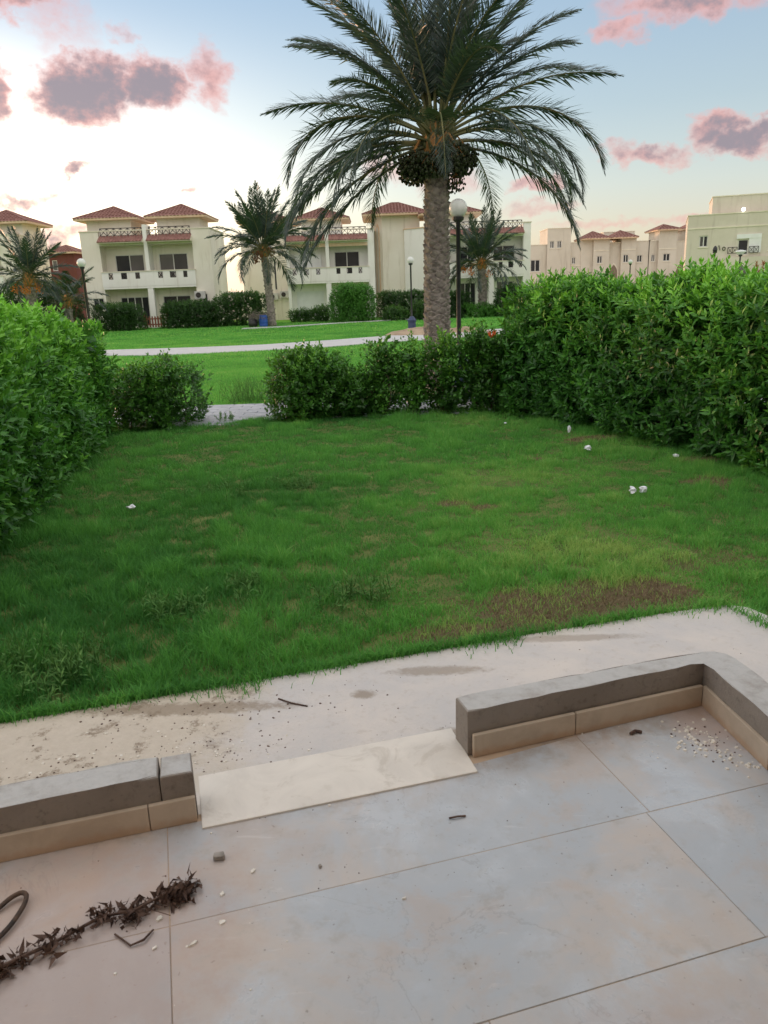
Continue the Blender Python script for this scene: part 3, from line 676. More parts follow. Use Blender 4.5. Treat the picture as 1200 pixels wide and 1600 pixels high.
def hedge(name, path, hw, hfun, n, label, cat, leafL, leafW, mat, seed, k=9, group=None, lumpiness=.35, parts=0, base_tint=.30, top_tint=.34, stems=10, shoot=.16, sq=.5, up=.55, zmin=.0, look=None, inner=.45):
    rng = np.random.default_rng(seed); P, N, z = swept_shell(path, hw, hfun, n, rng, sq)
    keep = z > zmin*rng.random(n)*2; P, N, z = P[keep], N[keep], z[keep]; n = len(P)
    P = P+N*(lump(P, 1.3/max(hw, .3)*.6, seed)*lumpiness+lump(P, 4.5, seed+3)*lumpiness*.45)[:, None]
    depth = rng.exponential(.09*max(1, hw), n); deep = np.clip(depth/.3, 0, 1)
    P = P-N*depth[:, None]*np.where(rng.random(n) < .75, 1, -.35)[:, None]; P[:, 2] = np.maximum(P[:, 2], .03)
    A = unit(N*.75+np.array([0, 0, up])+rng.normal(0, .38, (n, 3)))
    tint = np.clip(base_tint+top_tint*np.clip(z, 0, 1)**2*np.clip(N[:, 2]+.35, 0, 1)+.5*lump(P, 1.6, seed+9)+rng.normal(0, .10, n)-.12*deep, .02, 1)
    ln = shoot*rng.uniform(.6, 1.3, n)
    root = empty(name, (path[len(path)//2][0], path[len(path)//2][1], 0)); tag(root, label, cat, group)
    loose = np.zeros(n, bool)
    if parts:
        vis = -(N[:, 1])*.3+N[:, 2]*.4+z*.5-depth*2-np.hypot(P[:, 0], P[:, 1])*.06
        if look is not None: vis = vis+(N[:, :2] @ np.array(look))*.8
        loose[np.argsort(-vis+rng.normal(0, .15, n))[:parts]] = True
    V, F, T = sprig_leaves(P[~loose], A[~loose], ln[~loose], k, leafL, leafW, tint[~loose], rng)
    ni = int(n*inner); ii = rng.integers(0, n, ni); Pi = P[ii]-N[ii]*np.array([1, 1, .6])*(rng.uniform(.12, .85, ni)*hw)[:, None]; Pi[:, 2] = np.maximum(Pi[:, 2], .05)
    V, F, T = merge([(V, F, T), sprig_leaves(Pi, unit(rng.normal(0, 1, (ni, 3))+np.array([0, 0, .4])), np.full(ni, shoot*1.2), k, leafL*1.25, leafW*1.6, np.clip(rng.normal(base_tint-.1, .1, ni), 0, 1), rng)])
    off = np.array(root.location)
    tag(link('foliage', big_mesh('foliage', V-off, F, {'tint': T}), mat, root), kind='stuff')
    if parts:     # the foremost shoots, each one a piece
        ms = []
        for q in range(6):
            v, f, t = sprig_leaves(np.zeros((1, 3)), np.array([[0, 0, 1.]]), np.array([shoot]), k, leafL, leafW, np.array([.30+.11*q]), rng); me = big_mesh('leaf_sprig', v, f, {'tint': t}); me.materials.append(mat); ms.append(me)
        for i in np.where(loose)[0]:
            o = link('leaf_sprig', ms[int(np.clip((tint[i]-.25)/.11, 0, 5))], None, root); o.location = Vector(P[i]-off)
            o.rotation_euler = (Vector(A[i]).to_track_quat('Z', 'Y') @ Matrix.Rotation(rng.uniform(0, 6), 4, 'Z').to_quaternion()).to_euler(); s = rng.uniform(.85, 1.2); o.scale = (s, s, s)
    pth = np.array(path, float)
    for j in range(stems):
        f = (j+.5)/stems*(len(pth)-1); i0 = min(int(f), len(pth)-2); c = pth[i0]+(pth[i0+1]-pth[i0])*(f-i0) if len(pth) > 1 else pth[0]
        c = c+rng.normal(0, hw*.32, 2)-off[:2]; hh = float(hfun((j+.5)/stems)); pts = [(c[0], c[1], -.02)]; rr = [.022]
        mb = MB(); x, y = c
        for q in range(1, 5): x += rng.normal(0, .05); y += rng.normal(0, .05); pts.append((x, y, hh*.8*q/4)); rr.append(.022-.0045*q)
        s_ = .5+.5*min(1, hw/.5); mb.tube(pts, [r*s_ for r in rr], 5)
        for q in range(1, 4):
            a = rng.uniform(0, 6.28); p = Vector(pts[q]); e = p+Vector((math.cos(a)*hw*.6, math.sin(a)*hw*.6, hh*.18)); mb.tube([p, (p+e)/2+Vector((0, 0, .02)), e], [.009*s_, .007*s_, .004*s_], 4)
        mb.build('stem', M['bark'], root, fix=False)
    return root
def wobh(h, amp, seed): return lambda s: h+amp*(fbm(np.asarray(s)*6.0+seed, np.asarray(s)*0+seed, seed)-.5)*2

# tall hedges either side of the garden
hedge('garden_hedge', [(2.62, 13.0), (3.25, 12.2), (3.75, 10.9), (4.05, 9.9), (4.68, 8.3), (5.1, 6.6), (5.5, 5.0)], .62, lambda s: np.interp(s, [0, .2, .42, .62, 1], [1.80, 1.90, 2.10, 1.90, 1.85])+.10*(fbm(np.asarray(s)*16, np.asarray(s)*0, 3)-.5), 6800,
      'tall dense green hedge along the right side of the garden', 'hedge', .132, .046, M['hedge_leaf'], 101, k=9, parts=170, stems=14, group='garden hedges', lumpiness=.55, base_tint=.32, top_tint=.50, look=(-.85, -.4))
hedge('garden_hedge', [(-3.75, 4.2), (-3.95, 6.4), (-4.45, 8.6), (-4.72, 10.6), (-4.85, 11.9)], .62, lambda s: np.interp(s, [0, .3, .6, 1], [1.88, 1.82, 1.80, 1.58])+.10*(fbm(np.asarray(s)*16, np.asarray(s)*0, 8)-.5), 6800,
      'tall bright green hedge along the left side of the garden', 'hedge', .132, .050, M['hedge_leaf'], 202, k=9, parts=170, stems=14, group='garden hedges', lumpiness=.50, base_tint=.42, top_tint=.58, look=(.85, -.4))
# low shrubs across the end of the garden
def shrub(x, y, w, h, label, seed, n=420, mat='shrub_leaf', leaf=(.095, .046), tint=.32, group='shrubs at the garden end', name='shrub', ln=.16, up=.9, parts=24, lumpy=.3, depthw=None):
    return hedge(name, [(x-w*.22, y), (x+w*.22, y)], w*.36 if depthw is None else depthw, wobh(h, h*.06, seed), n, label, 'shrub', leaf[0], leaf[1], M[mat], seed, k=8, group=group, lumpiness=lumpy, parts=parts, base_tint=tint, top_tint=.30, stems=4, shoot=ln, sq=.62, up=up)
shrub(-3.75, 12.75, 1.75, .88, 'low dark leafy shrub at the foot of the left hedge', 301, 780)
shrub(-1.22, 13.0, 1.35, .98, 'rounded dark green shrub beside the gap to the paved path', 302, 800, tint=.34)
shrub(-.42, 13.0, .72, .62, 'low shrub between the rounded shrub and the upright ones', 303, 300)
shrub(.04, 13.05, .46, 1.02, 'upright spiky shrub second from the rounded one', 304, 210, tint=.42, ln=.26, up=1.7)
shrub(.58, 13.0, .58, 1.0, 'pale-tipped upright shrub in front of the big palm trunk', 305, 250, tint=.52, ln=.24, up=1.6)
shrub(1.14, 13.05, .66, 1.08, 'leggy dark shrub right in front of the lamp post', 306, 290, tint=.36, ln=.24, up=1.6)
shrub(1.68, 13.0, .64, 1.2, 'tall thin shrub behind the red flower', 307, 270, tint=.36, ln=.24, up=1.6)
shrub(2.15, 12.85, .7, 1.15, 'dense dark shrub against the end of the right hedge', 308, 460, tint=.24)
# loose weeds
def weed(x, y, h, r, n, label, seed, group='weeds in the grass'):
    rng = np.random.default_rng(seed); root = empty('weed', (x, y, 0)); tag(root, label, 'weed', group)
    O = np.stack([rng.normal(0, r*.35, n), rng.normal(0, r*.35, n), np.zeros(n)], 1); lean = rng.normal(0, .33, (n, 2)); A = unit(np.concatenate([lean, np.ones((n, 1))], 1))
    V, F, T = sprig_leaves(O, A, h*rng.uniform(.5, 1.1, n), 16, .075, .013, rng.uniform(.2, .75, n), rng, 65, 25)
    tag(link('foliage', big_mesh('foliage', V, F, {'tint': T}), M['weed'], root), kind='stuff')
    mb = MB()
    for o, a in zip(O, A):
        e = o+a*h*.9; mb.tube([tuple(o), tuple((o+e)/2), tuple(e)], [.003, .0025, .001], 4)
    tag(mb.build('stalk', M['weed'], root, fix=False), kind='stuff')
weed(-1.76, 3.86, .22, .34, 46, 'grey-green weed clump at the lawn edge, nearest the left kerb', 401)
weed(-2.15, 3.95, .20, .28, 30, 'grey-green weed clump at the left edge of the picture', 402)
weed(-1.45, 4.72, .18, .30, 26, 'thin weed tuft in the dark grass behind the nearest clump', 403)
weed(-1.0, 5.1, .15, .26, 20, 'low weed in the middle of the near dark grass', 404)
weed(-.25, 4.9, .17, .34, 24, 'dark weed tuft in the near grass, centre of the lawn front', 405)
weed(-1.75, 7.85, .13, .45, 30, 'broad weed patch left of the lawn centre', 406)
weed(-.95, 8.1, .12, .5, 30, 'broad weed patch right beside the lawn centre', 407)
weed(-2.72, 15.55, .52, .62, 70, 'bushy weeds beyond the paved path at the gap', 408)
weed(-2.0, 15.5, .34, .45, 36, 'low weeds beyond the path close to the rounded shrub', 409)
weed(-2.6, 13.0, .16, .25, 14, 'few grass-like weeds growing out of the path edge', 410)

# ------------------------------------------------------------------ palms
def frond_meshes(nvar, seed, length, leaflets, ll, lw, curves):
    """each variant: curved rachis in the local XZ plane (starts along +X) and its two combs of leaflets"""
    rng = np.random.default_rng(seed); out = []
    for v in range(nvar):
        droop = curves[v % len(curves)]; n = 24; s = np.linspace(0, 1, n); ang = -np.radians(droop)*(s**1.35)
        ds = length/(n-1); x = np.concatenate([[0], np.cumsum(np.cos(ang[:-1])*ds)]); z = np.concatenate([[0], np.cumsum(np.sin(ang[:-1])*ds)])
        yb = .05*length*np.sin(s*2.2)*rng.uniform(-1, 1)
        mb = MB(); mb.tube([(x[i], yb[i], z[i]) for i in range(n)], [.030*(1-s[i])**.8+.004 for i in range(n)], 5); rme = mb.mesh('frond')
        L = []; 
        for side in (-1, 1):
            t = np.linspace(.16, .995, leaflets)+rng.normal(0, .003, leaflets); t = np.clip(t, 0, 1)
            px = np.interp(t, s, x); py = np.interp(t, s, yb); pz = np.interp(t, s, z); an = np.interp(t, s, ang)
            T = np.stack([np.cos(an), 0*an, np.sin(an)], 1); U = np.stack([-np.sin(an), 0*an, np.cos(an)], 1); Sd = np.array([[0, side, 0.]])
            fw = np.radians(62-34*t+rng.normal(0, 6, leaflets)); up_ = rng.normal(.30, .28, leaflets)
            D = unit(T*np.cos(fw)[:, None]+(Sd*np.cos(up_)[:, None]+U*np.sin(up_)[:, None])*np.sin(fw)[:, None])
            LL = ll*(np.sin(np.clip(t*1.05, 0, 1)*PI)**.55*.85+.22)*rng.uniform(.85, 1.1, leaflets); LL = np.where(t > .93, LL*.8, LL)
            B = np.stack([px, py, pz], 1); wv = unit(T*.8+U*.35)*(lw/2)
            mid = B+D*(LL*.5)[:, None]+np.array([0, 0, -.03])*LL[:, None]; tip = B+D*LL[:, None]+np.stack([0*LL, 0*LL, -LL*rng.uniform(.06, .26, leaflets)], 1)
            Vv = np.stack([B-wv*.5, B+wv*.5, mid-wv, mid+wv, tip], 1).reshape(-1, 3); b = np.arange(leaflets)*5
            Ff = np.concatenate([np.stack([b, b+1, b+3], 1), np.stack([b, b+3, b+2], 1), np.stack([b+2, b+3, b+4], 1)])
            L.append((Vv, Ff, np.repeat(np.clip(rng.normal(.42, .18, leaflets)+.15*(1-t), 0, 1), 5)))
        V, F, T_ = merge(L); lme = big_mesh('leaflets', V, F, {'tint': T_}); lme.materials.append(M['palm_leaf']); rme.materials.append(M['rachis'])
        out.append((rme, lme))
    return out
def palm(name, base, h, r0, r1, lean, fronds, meshes, label, seed, nbase=140, bunches=(), group='date palms', boss=True, bend=None, fibre=True, fscale=1.0):
    rng = random.Random(seed); root = empty(name, base); tag(root, label, 'palm tree', group)
    n = 16; pts = []; rad = []
    for i in range(n):
        f = i/(n-1); pts.append(Vector((lean[0]*f**1.5, lean[1]*f, h*f-.05*(1-f)))); rad.append((r0+(r1-r0)*f)*(1+.18*max(0, 1-f*9)))
    tr = MB().tube(pts, rad, 14).build('trunk', M['palm_bark'], root, smooth=True)
    top = pts[-1]
    if boss:    # stubs of old leaf bases, wound round the trunk
        vars_ = []
        for q in range(4):
            w = .150*rng.uniform(.85, 1.15); hh = .085*rng.uniform(.8, 1.2); dp = .060*rng.uniform(.7, 1.3)
            mb = MB().poly([(-w*.5, -.02, -hh*.6), (w*.5, -.02, -hh*.6), (w*.62, -.02, hh*.1), (0, -.02, hh*.75), (-w*.62, -.02, hh*.1), (-w*.40, dp*.75, hh*.12), (w*.40, dp*.75, hh*.05), (w*.18, dp, hh*.48), (-w*.2, dp*1.05, hh*.5), (0, dp*.35, -hh*.62)],
                            [(0, 1, 9), (0, 9, 5), (9, 1, 6), (9, 6, 5), (1, 2, 6), (0, 5, 4), (2, 3, 7), (2, 7, 6), (3, 4, 8), (3, 8, 7), (4, 5, 8), (5, 6, 7, 8)])
            me = mb.mesh('leaf_base'); me.materials.append(M['palm_bark']); vars_.append(me)
        zlo = .7 if boss == 'upper' else .15
        for i in range(nbase):
            f = (zlo+(h-.1-zlo)*(i+.5)/nbase)/h; a = i*2.39996+rng.uniform(-.10, .10)
            c = Vector((lean[0]*f**1.5, lean[1]*f, h*f)); r = r0+(r1-r0)*f
            o = link('leaf_base', vars_[rng.randrange(4)], None, tr); sc = r/.22*rng.uniform(.9, 1.2)
            o.location = c+Vector((math.cos(a)*r, math.sin(a)*r, 0))*.985; o.rotation_euler = (rng.uniform(-.12, .05), rng.uniform(-.15, .15), a-PI/2); o.scale = (sc, sc*.85, sc*rng.uniform(.85, 1.2))
    if fibre:
        mb = MB().lathe([(r1*1.02, -.30), (r1*1.25, -.05), (r1*1.3, .15), (r1*1.0, .42), (r1*.4, .62)], 12, tuple(top)); mb.build('crown_fibre', M['palm_fibre'], root, smooth=True)
        for i in range(34):
            a = i*2.39996; zz = -.15+.6*(i/34); rr = r1*(1.22-.3*(i/34)); p = top+Vector((math.cos(a)*rr, math.sin(a)*rr, zz)); d = Vector((math.cos(a)*.55, math.sin(a)*.55, .9)).normalized()
            MB().tube([p-d*.08, p+d*.12, p+d*.26+Vector((math.cos(a), math.sin(a), 0))*.05], [.045, .038, .02], 5).build('petiole_stub', M['rachis'], root, fix=False)
    for (az, el, k, sc, roll) in fronds:
        sc *= fscale
        rme, lme = meshes[k]; o = link('frond', rme, None, root)
        a = math.radians(az); e = math.radians(el); o.location = top+Vector((math.cos(a)*r1*.8, math.sin(a)*r1*.8, .12+.42*max(0, math.sin(e))))
        o.rotation_mode = 'XYZ'; q = Matrix.Rotation(a, 4, 'Z') @ Matrix.Rotation(-e, 4, 'Y') @ Matrix.Rotation(math.radians(roll), 4, 'X'); o.rotation_euler = q.to_euler(); o.scale = (sc, sc, sc)
        tag(link('leaflets', lme, None, o), kind='stuff')
    for (az, rr, zz, size, nfr, mat) in bunches:
        a = math.radians(az); c = Vector((math.cos(a)*rr, math.sin(a)*rr, zz)); p0 = top+Vector((math.cos(a)*r1, math.sin(a)*r1, .18)); cc = top+c
        st = MB().tube([p0, p0*.45+cc*.55+Vector((0, 0, .26)), cc+Vector((0, 0, size*.75))], [.022, .02, .016], 6)
        for j in range(16): 
            e = cc+Vector((rng.gauss(0, .5), rng.gauss(0, .5), rng.uniform(-1, .3)))*size*.75; st.tube([cc+Vector((0, 0, size*.75)), (cc+e)/2+Vector((0, 0, size*.4)), e], [.006, .005, .003], 3)
        b = st.build('date_stalk', M['palm_fibre'], root, fix=False)
        ico = bmesh.new(); bmesh.ops.create_icosphere(ico, subdivisions=1, radius=1); iv = np.array([v.co[:] for v in ico.verts]); fi = np.array([[v.index for v in f.verts] for f in ico.faces]); ico.free()
        fs = max(.019, size*.085); g_ = np.random.default_rng(seed*1000+int(az) % 360); Pc = g_.normal(0, 1, (nfr, 3)); Pc = unit(Pc)*(g_.random((nfr, 1))**.45)*np.array([[.95, .95, 1.0]]); Pc[:, 2] = Pc[:, 2]*.95-.15
        Pc = Pc*size+np.array(cc); sz = fs*g_.uniform(.8, 1.25, (nfr, 1, 1)); V = (Pc[:, None]+iv[None]*sz*np.array([1, 1, 1.35])).reshape(-1, 3); F = (fi[None]+np.arange(nfr)[:, None, None]*len(iv)).reshape(-1, 3)
        tag(link('dates', big_mesh('dates', V, F, smooth=True), M[mat], b), kind='stuff')
    return root
rg = random.Random(5)
FM = frond_meshes(8, 21, 3.75, 135, .56, .034, [22, 38, 55, 72, 92, 112, 48, 82])
fr = []
for i in range(15): fr.append((i*137.5+10, rg.uniform(72, 87), rg.choice([0, 0, 1, 6]), rg.uniform(.80, .98), rg.uniform(-40, 40)))      # young upright centre
for i in range(10): fr.append((i*137.5+60, rg.uniform(54, 70), rg.choice([1, 2, 6]), rg.uniform(.78, .94), rg.uniform(-35, 35)))
for i in range(5): fr.append((i*137.5+95, rg.uniform(26, 44), rg.choice([2, 3, 7]), rg.uniform(.86, 1.02), rg.uniform(-30, 30)))
fr += [(176, 30, 2, .95, 15), (3, 33, 6, 1.0, -12), (14, 52, 1, 1.05, 10), (168, 52, 6, .98, -10), (195, 24, 5, 1.06, 20), (184, 16, 5, 1.04, -20), (160, 5, 3, .95, 10), (205, 2, 3, .96, -10), (190, -6, 2, .97, 0),
       (-8, 26, 5, 1.06, -15), (6, 18, 5, 1.04, 15), (20, 8, 4, .98, -10), (-22, 18, 5, .98, 15), (-15, 3, 3, .9, 0), (186, -26, 1, 1.0, 0), (203, -16, 2, 1.04, 10), (196, 4, 4, 1.08, -12), (170, 62, 1, 1.06, 8), (160, 50, 6, 1.05, -8), (12, 62, 1, 1.08, 6), (22, 48, 6, 1.05, 10), (-4, -8, 3, 1.0, 0), (-90, 20, 5, .85, 0), (-62, 22, 5, .9, 12), (-120, 20, 5, .9, -12), (-140, 8, 4, .92, 5), (-38, 10, 4, .92, 5), (90, 15, 4, .95, 0), (60, 12, 4, .95, 0), (122, 14, 5, .95, 0)]
BIG = [(a, .52, -.22+.10*(i % 2), .31, 260, 'date_green') for i, a in enumerate((-100, -58, -150, -20, 172, 28, 215, 90, 140))]+[(-35, .42, -.56, .20, 90, 'date_green')]
palm('date_palm', (1.20, 16.0, 0), 4.55, .245, .215, (.05, 0.0), fr, FM, 'big date palm with dark fruit bunches standing in front of the middle villas', 31, nbase=290, bunches=BIG, fscale=.92)
def ring_fronds(seed, n, wide=1.0, upright=0):
    r = random.Random(seed); out = []
    for i in range(n):
        f = i/n; el = 84-92*f**.9+r.uniform(-7, 7); k = [0, 0, 1, 6, 2, 3, 7, 4, 5][min(8, int(f*9))]; out.append((i*137.5+r.uniform(-12, 12), el, k, wide*r.uniform(.85, 1.05), r.uniform(-30, 30)))
    return out
FS = frond_meshes(8, 77, 3.75, 60, .62, .075, [22, 38, 55, 72, 92, 112, 48, 82])
palm('date_palm', (-7.43, 56, 0), 4.9, .27, .24, (-.25, 0), ring_fronds(3, 46, 1.08), FS, 'medium date palm with brown fruit bunch in front of the second villa', 32, nbase=60, boss=True, bunches=[(-120, .75, -.15, .52, 90, 'date_brown'), (-40, .7, .1, .35, 60, 'date_brown')])
palm('date_palm', (-21.6, 50, 0), 3.4, .33, .30, (.1, 0), ring_fronds(4, 40, .80), FS, 'short date palm with orange fruit behind the left hedge', 33, nbase=40, boss=True, bunches=[(-150, .8, -.35, .36, 70, 'date_orange'), (-90, .8, -.45, .36, 70, 'date_orange'), (-30, .85, -.35, .36, 70, 'date_orange')])
palm('date_palm', (-20.9, 54, 0), 2.0, .25, .25, (0, 0), ring_fronds(8, 30, .80)[8:], FS, 'small low palm with drooping fronds beside the first villa', 36, nbase=20)
palm('date_palm', (8.15, 61, 0), 3.7, .33, .29, (-.1, 0), ring_fronds(5, 46, .98), FS, 'date palm with yellow and orange fruit in front of the third villa', 34, nbase=60, boss=True, bunches=[(-150, 1.0, -.30, .34, 70, 'date_orange'), (180, 1.35, -.1, .32, 60, 'date_orange'), (-60, .9, -.5, .33, 60, 'date_orange'), (-95, .75, .35, .26, 40, 'date_orange')])

# ------------------------------------------------------------------ buildings
def hip_roof(parent, x0, x1, y0, y1, ze, za, ridge=0.0, mat='roof', rib=.26):
    cx, cy = (x0+x1)/2, (y0+y1)/2; a = (cx-ridge/2, cy, za); b = (cx+ridge/2, cy, za)
    sof = MB().box(x0, x1, y0, y1, ze-.16, ze-.002).build('eave', M['roof_fascia'], parent)
    C = [(x0, y0, ze), (x1, y0, ze), (x1, y1, ze), (x0, y1, ze)]
    r = MB().poly(C+[a, b], [(0, 1, 5, 4), (1, 2, 5), (2, 3, 4, 5), (3, 0, 4), (3, 2, 1, 0)]).build('roof', M[mat], parent)
    t = MB()
    def face(p, q, ra, rb):
        p, q, ra, rb = map(Vector, (p, q, ra, rb)); n = (q-p).cross(ra-p).normalized(); L = (q-p).length; k = max(3, int(L/rib)); e = (q-p)/L
        up = ((ra+rb)/2-(p+q)/2); up = (up-e*up.dot(e)); H = up.length; ud = up/H
        ta, tb = (ra-p).dot(e), (rb-p).dot(e)
        for i in range(k):
            s = L*(i+.5)/k; hh = H*min(1, s/ta if ta > 1e-6 else 9, (L-s)/(L-tb) if L-tb > 1e-6 else 9)
            o = p+e*s-ud*.05; w = e*(L/k*.34); top = p+e*s+ud*hh; nn = n*.055
            t.poly([o-w, o+w, o+nn, top-w*.8, top+w*.8, top+nn], [(0, 1, 4, 3), (0, 2, 5, 3)[::-1], (1, 4, 5, 2), (0, 1, 2)])
        for j in range(1, int(H/.36)+1):        # course steps
            f = j*.36/H
            if f >= .97: break
            s0, s1 = ta*f, L-(L-tb)*f; t.bar(p+e*s0+ud*H*f+n*.03, p+e*s1+ud*H*f+n*.03, .03, .05, tuple(n))
    face(C[0], C[1], a, b); face(C[1], C[2], b, b); face(C[2], C[3], b, a); face(C[3], C[0], a, a)
    for c in C: t.bar(c, a if c[0] == x0 else b, .14, .10)
    if ridge: t.bar(a, b, .16, .12)
    tag(t.build('roof_tile', M[mat], r, fix=False), kind='stuff')
    return r
def xrail(parent, x0, x1, y, z0, z1, cells, w=.045):
    m = MB(); m.bar((x0, y, z0), (x1, y, z0), w); m.bar((x0, y, z1), (x1, y, z1), w*1.2); d = (x1-x0)/cells
    for i in range(cells+1): m.bar((x0+d*i, y, z0), (x0+d*i, y, z1), w)
    for i in range(cells):
        m.bar((x0+d*i, y, z0), (x0+d*i+d, y, z1), w*.8); m.bar((x0+d*i, y, z1), (x0+d*i+d, y, z0), w*.8)
    return m.build('railing', M['rail'], parent)
def window(parent, x0, x1, z0, z1, y, panes=2, name='window', frame='alu', fw=.06):
    m = MB(); m.box(x0, x1, y-.03, y+.05, z0, z0+fw); m.box(x0, x1, y-.03, y+.05, z1-fw, z1); m.box(x0, x0+fw, y-.028, y+.048, z0+fw, z1-fw); m.box(x1-fw, x1, y-.028, y+.048, z0+fw, z1-fw)
    d = (x1-x0)/panes
    for i in range(1, panes): m.box(x0+d*i-fw*.55, x0+d*i+fw*.55, y-.02, y+.04, z0+fw, z1-fw)
    w = m.build(name, M[frame], parent)
    for i in range(panes):
        yy = y+.012+.018*(i % 2); MB().box(x0+d*i+.02, x0+d*i+d-.02, yy, yy+.012, z0+.02, z1-.02).build('pane', M['glass'], w)
    return w
def villa(y, c, u0, u1, label, cat='villa', rec=(-3.5, 3.45), towers=((-3.05, 3.35), (2.2, 3.2)), mats=('plaster', 'plaster_white'), depth=5.6, ground='doors', upwin=((-2.8, -.6), (.55, 2.75)), pier_wins=True, shut_up=(), zs=1.0, name='villa'):
    root = empty(name, (c, y, 0)); tag(root, label, cat, 'villas across the lawn')
    P0 = M[mats[0]]; P1 = M[mats[1]]; a, b = rec; pier = []
    # outer body: piers in front, recessed wall behind the balconies, sides and back
    lw = [(-4.5, -3.68, 1.48, 2.34)] if pier_wins and u0 < -4.6 else []
    rw = [(3.84, 4.25, 1.5, 2.42)] if pier_wins and u1 > 4.4 else []
    m = MB()
    if a-u0 > .08: m.wall(u0, a, 0, 7.1, 0, .24, lw)
    if u1-b > .08: m.wall(b, u1, 0, 7.1, 0, .24, rw)
    up = [(w0, w1, 3.15, 5.47) for w0, w1 in upwin if (w0, w1) not in shut_up]
    gr = [(-2.75, -.57, .12, 2.36), (.55, 2.7, .12, 2.36)] if ground == 'doors' else ([(-2.85, -.55, .05, 2.35), (.6, 2.6, .1, 2.5)] if ground == 'garage' else [(-2.5, -1.15, .12, 2.6), (.6, 2.0, .1, 2.62)])
    m.wall(a, b, 0, 6.1, 1.1, .24, up+gr)
    m.box(a-.002, b+.002, .02, 1.1, 6.1, 6.26)                       # loggia ceiling
    m.box(a+.001, b-.001, .1, 1.34, 6.26, 6.72)                      # terrace upstand
    m.box(u0+.01, u0+.25, .24, depth, 0, 7.1); m.box(u1-.25, u1-.01, .24, depth, 0, 7.1); m.box(u0+.25, u1-.25, depth-.24, depth, 0, 7.1)
    m.box(u0+.25, u1-.25, 1.34, depth-.24, 6.3, 6.6)                 # roof deck
    if a-u0 > .08: m.box(a-.24, a-.004, .24, 1.1, 0, 6.1)
    if u1-b > .08: m.box(b+.004, b+.24, .24, 1.1, 0, 6.1)
    m.build('wall', P0, root)
    MB().box(u0-.06, u1+.06, -.05, .3, 7.1, 7.17).box(u0-.06, u0+.3, .3, depth, 7.1, 7.168).box(u1-.3, u1+.06, .3, depth, 7.1, 7.168).build('parapet_cap', M['trim'], root)
    # opening cut in the cap is where the terrace railings stand
    for i, (w0, w1) in enumerate(upwin):
        if (w0, w1) in shut_up: MB().box(w0, w1, 1.02, 1.1, 3.15, 5.3).build('shutter', M['shutter'], root)
        else: window(root, w0, w1, 3.15, 5.47, 1.17, 2)
    for i, (w0, w1, z0, z1) in enumerate(gr):
        if ground == 'garage' and i == 0:
            g_ = MB().box(w0, w1, 1.15, 1.2, z0, z1).build('garage_shutter', M['shutter'], root)
            for k in range(11): MB().box(w0+.01, w1-.01, 1.135, 1.149, z0+.05+k*.205, z0+.215+k*.205).build('slat', M['shutter'], g_)
        else: window(root, w0, w1, z0, z1, 1.17, 4 if (ground == 'doors' and i == 0) else 3 if ground == 'plain' else 2, 'glazed_door')
    for w0, w1, z0, z1 in lw+rw: window(root, w0, w1, z0, z1, .08, 2 if w1-w0 > .6 else 1, fw=.05)
    # balcony: slab, parapet with small grilled openings, rail cap
    MB().box(a-.02, b+.02, -.12, 1.1, 2.96, 3.12).build('balcony_slab', P1, root)
    cen = [-2.88, -1.88, -.86, .87, 1.82, 2.75]; hw = [.16, .22, .17, .17, .23, .15]; sx = (b-a)/6.95
    holes = [((q-h)*sx, (q+h)*sx, 3.67, 4.12) for q, h in zip(cen, hw)]
    MB().wall(a-.05, b+.05, 3.122, 4.18, -.14, .14, holes).build('balcony_parapet', P1, root)
    for h in holes:
        k = MB(); k.bar((h[0], -.07, h[2]), (h[1], -.07, h[3]), .05); k.bar((h[0], -.07, h[3]), (h[1], -.07, h[2]), .05)
        for (p, q) in (((h[0], h[2]), (h[1], h[2])), ((h[1], h[2]), (h[1], h[3])), ((h[1], h[3]), (h[0], h[3])), ((h[0], h[3]), (h[0], h[2]))): k.bar((p[0], -.07, p[1]), (q[0], -.07, q[1]), .05)
        k.build('grille', M['rail'], root)
    MB().box(a-.09, b+.09, -.19, .05, 4.18, 4.24).build('parapet_rail', M['trim'], root)
    MB().box(-.14, .14, -.16, 1.09, 4.244, 7.5).build('fin_wall', P1, root)
    MB().box(-.22, .20, -.10, .30, 0, 2.958).build('column', P1, root)
    # tiled awning and terrace railing
    for (p, q) in ((a, -.145), (.145, b)):
        aw = MB().poly([(p, .12, 6.74), (q, .12, 6.74), (q, -.52, 6.33), (p, -.52, 6.33), (p, .12, 6.24), (q, .12, 6.24), (q, -.52, 6.24), (p, -.52, 6.24)], [(0, 1, 2, 3), (4, 5, 6, 7), (0, 4, 7, 3), (1, 5, 6, 2), (2, 3, 7, 6)]).build('awning', M['trim'], root)
        t = MB(); n = max(4, int((q-p)/.24)); d = (q-p)/n
        for i in range(n):
            x = p+d*(i+.5); t.poly([(x-d*.42, -.58, 6.315), (x+d*.42, -.58, 6.315), (x, -.58, 6.40), (x-d*.42, .11, 6.757), (x+d*.42, .11, 6.757), (x, .11, 6.835)], [(0, 1, 4, 3), (0, 2, 5, 3), (1, 2, 5, 4), (0, 1, 2)])
        t.box(p+.01, q-.01, -.57, .1, 6.30, 6.335); t.poly([(p+.005, -.575, 6.336), (q-.005, -.575, 6.336), (q-.005, .105, 6.75), (p+.005, .105, 6.75)], [(0, 1, 2, 3)])
        tag(t.build('roof_tile', M['roof'], aw, fix=False), kind='stuff')
        mid = p+(q-p)*.68 if p < -1 else p+(q-p)*.10
        xrail(root, p+.12, q-.12, .16, 6.80, 7.32, 6)
    if ground == 'garage': MB().box(a+.004, b-.004, .0, .018, 5.84, 6.098).build('lintel', M['roof_fascia'], root)
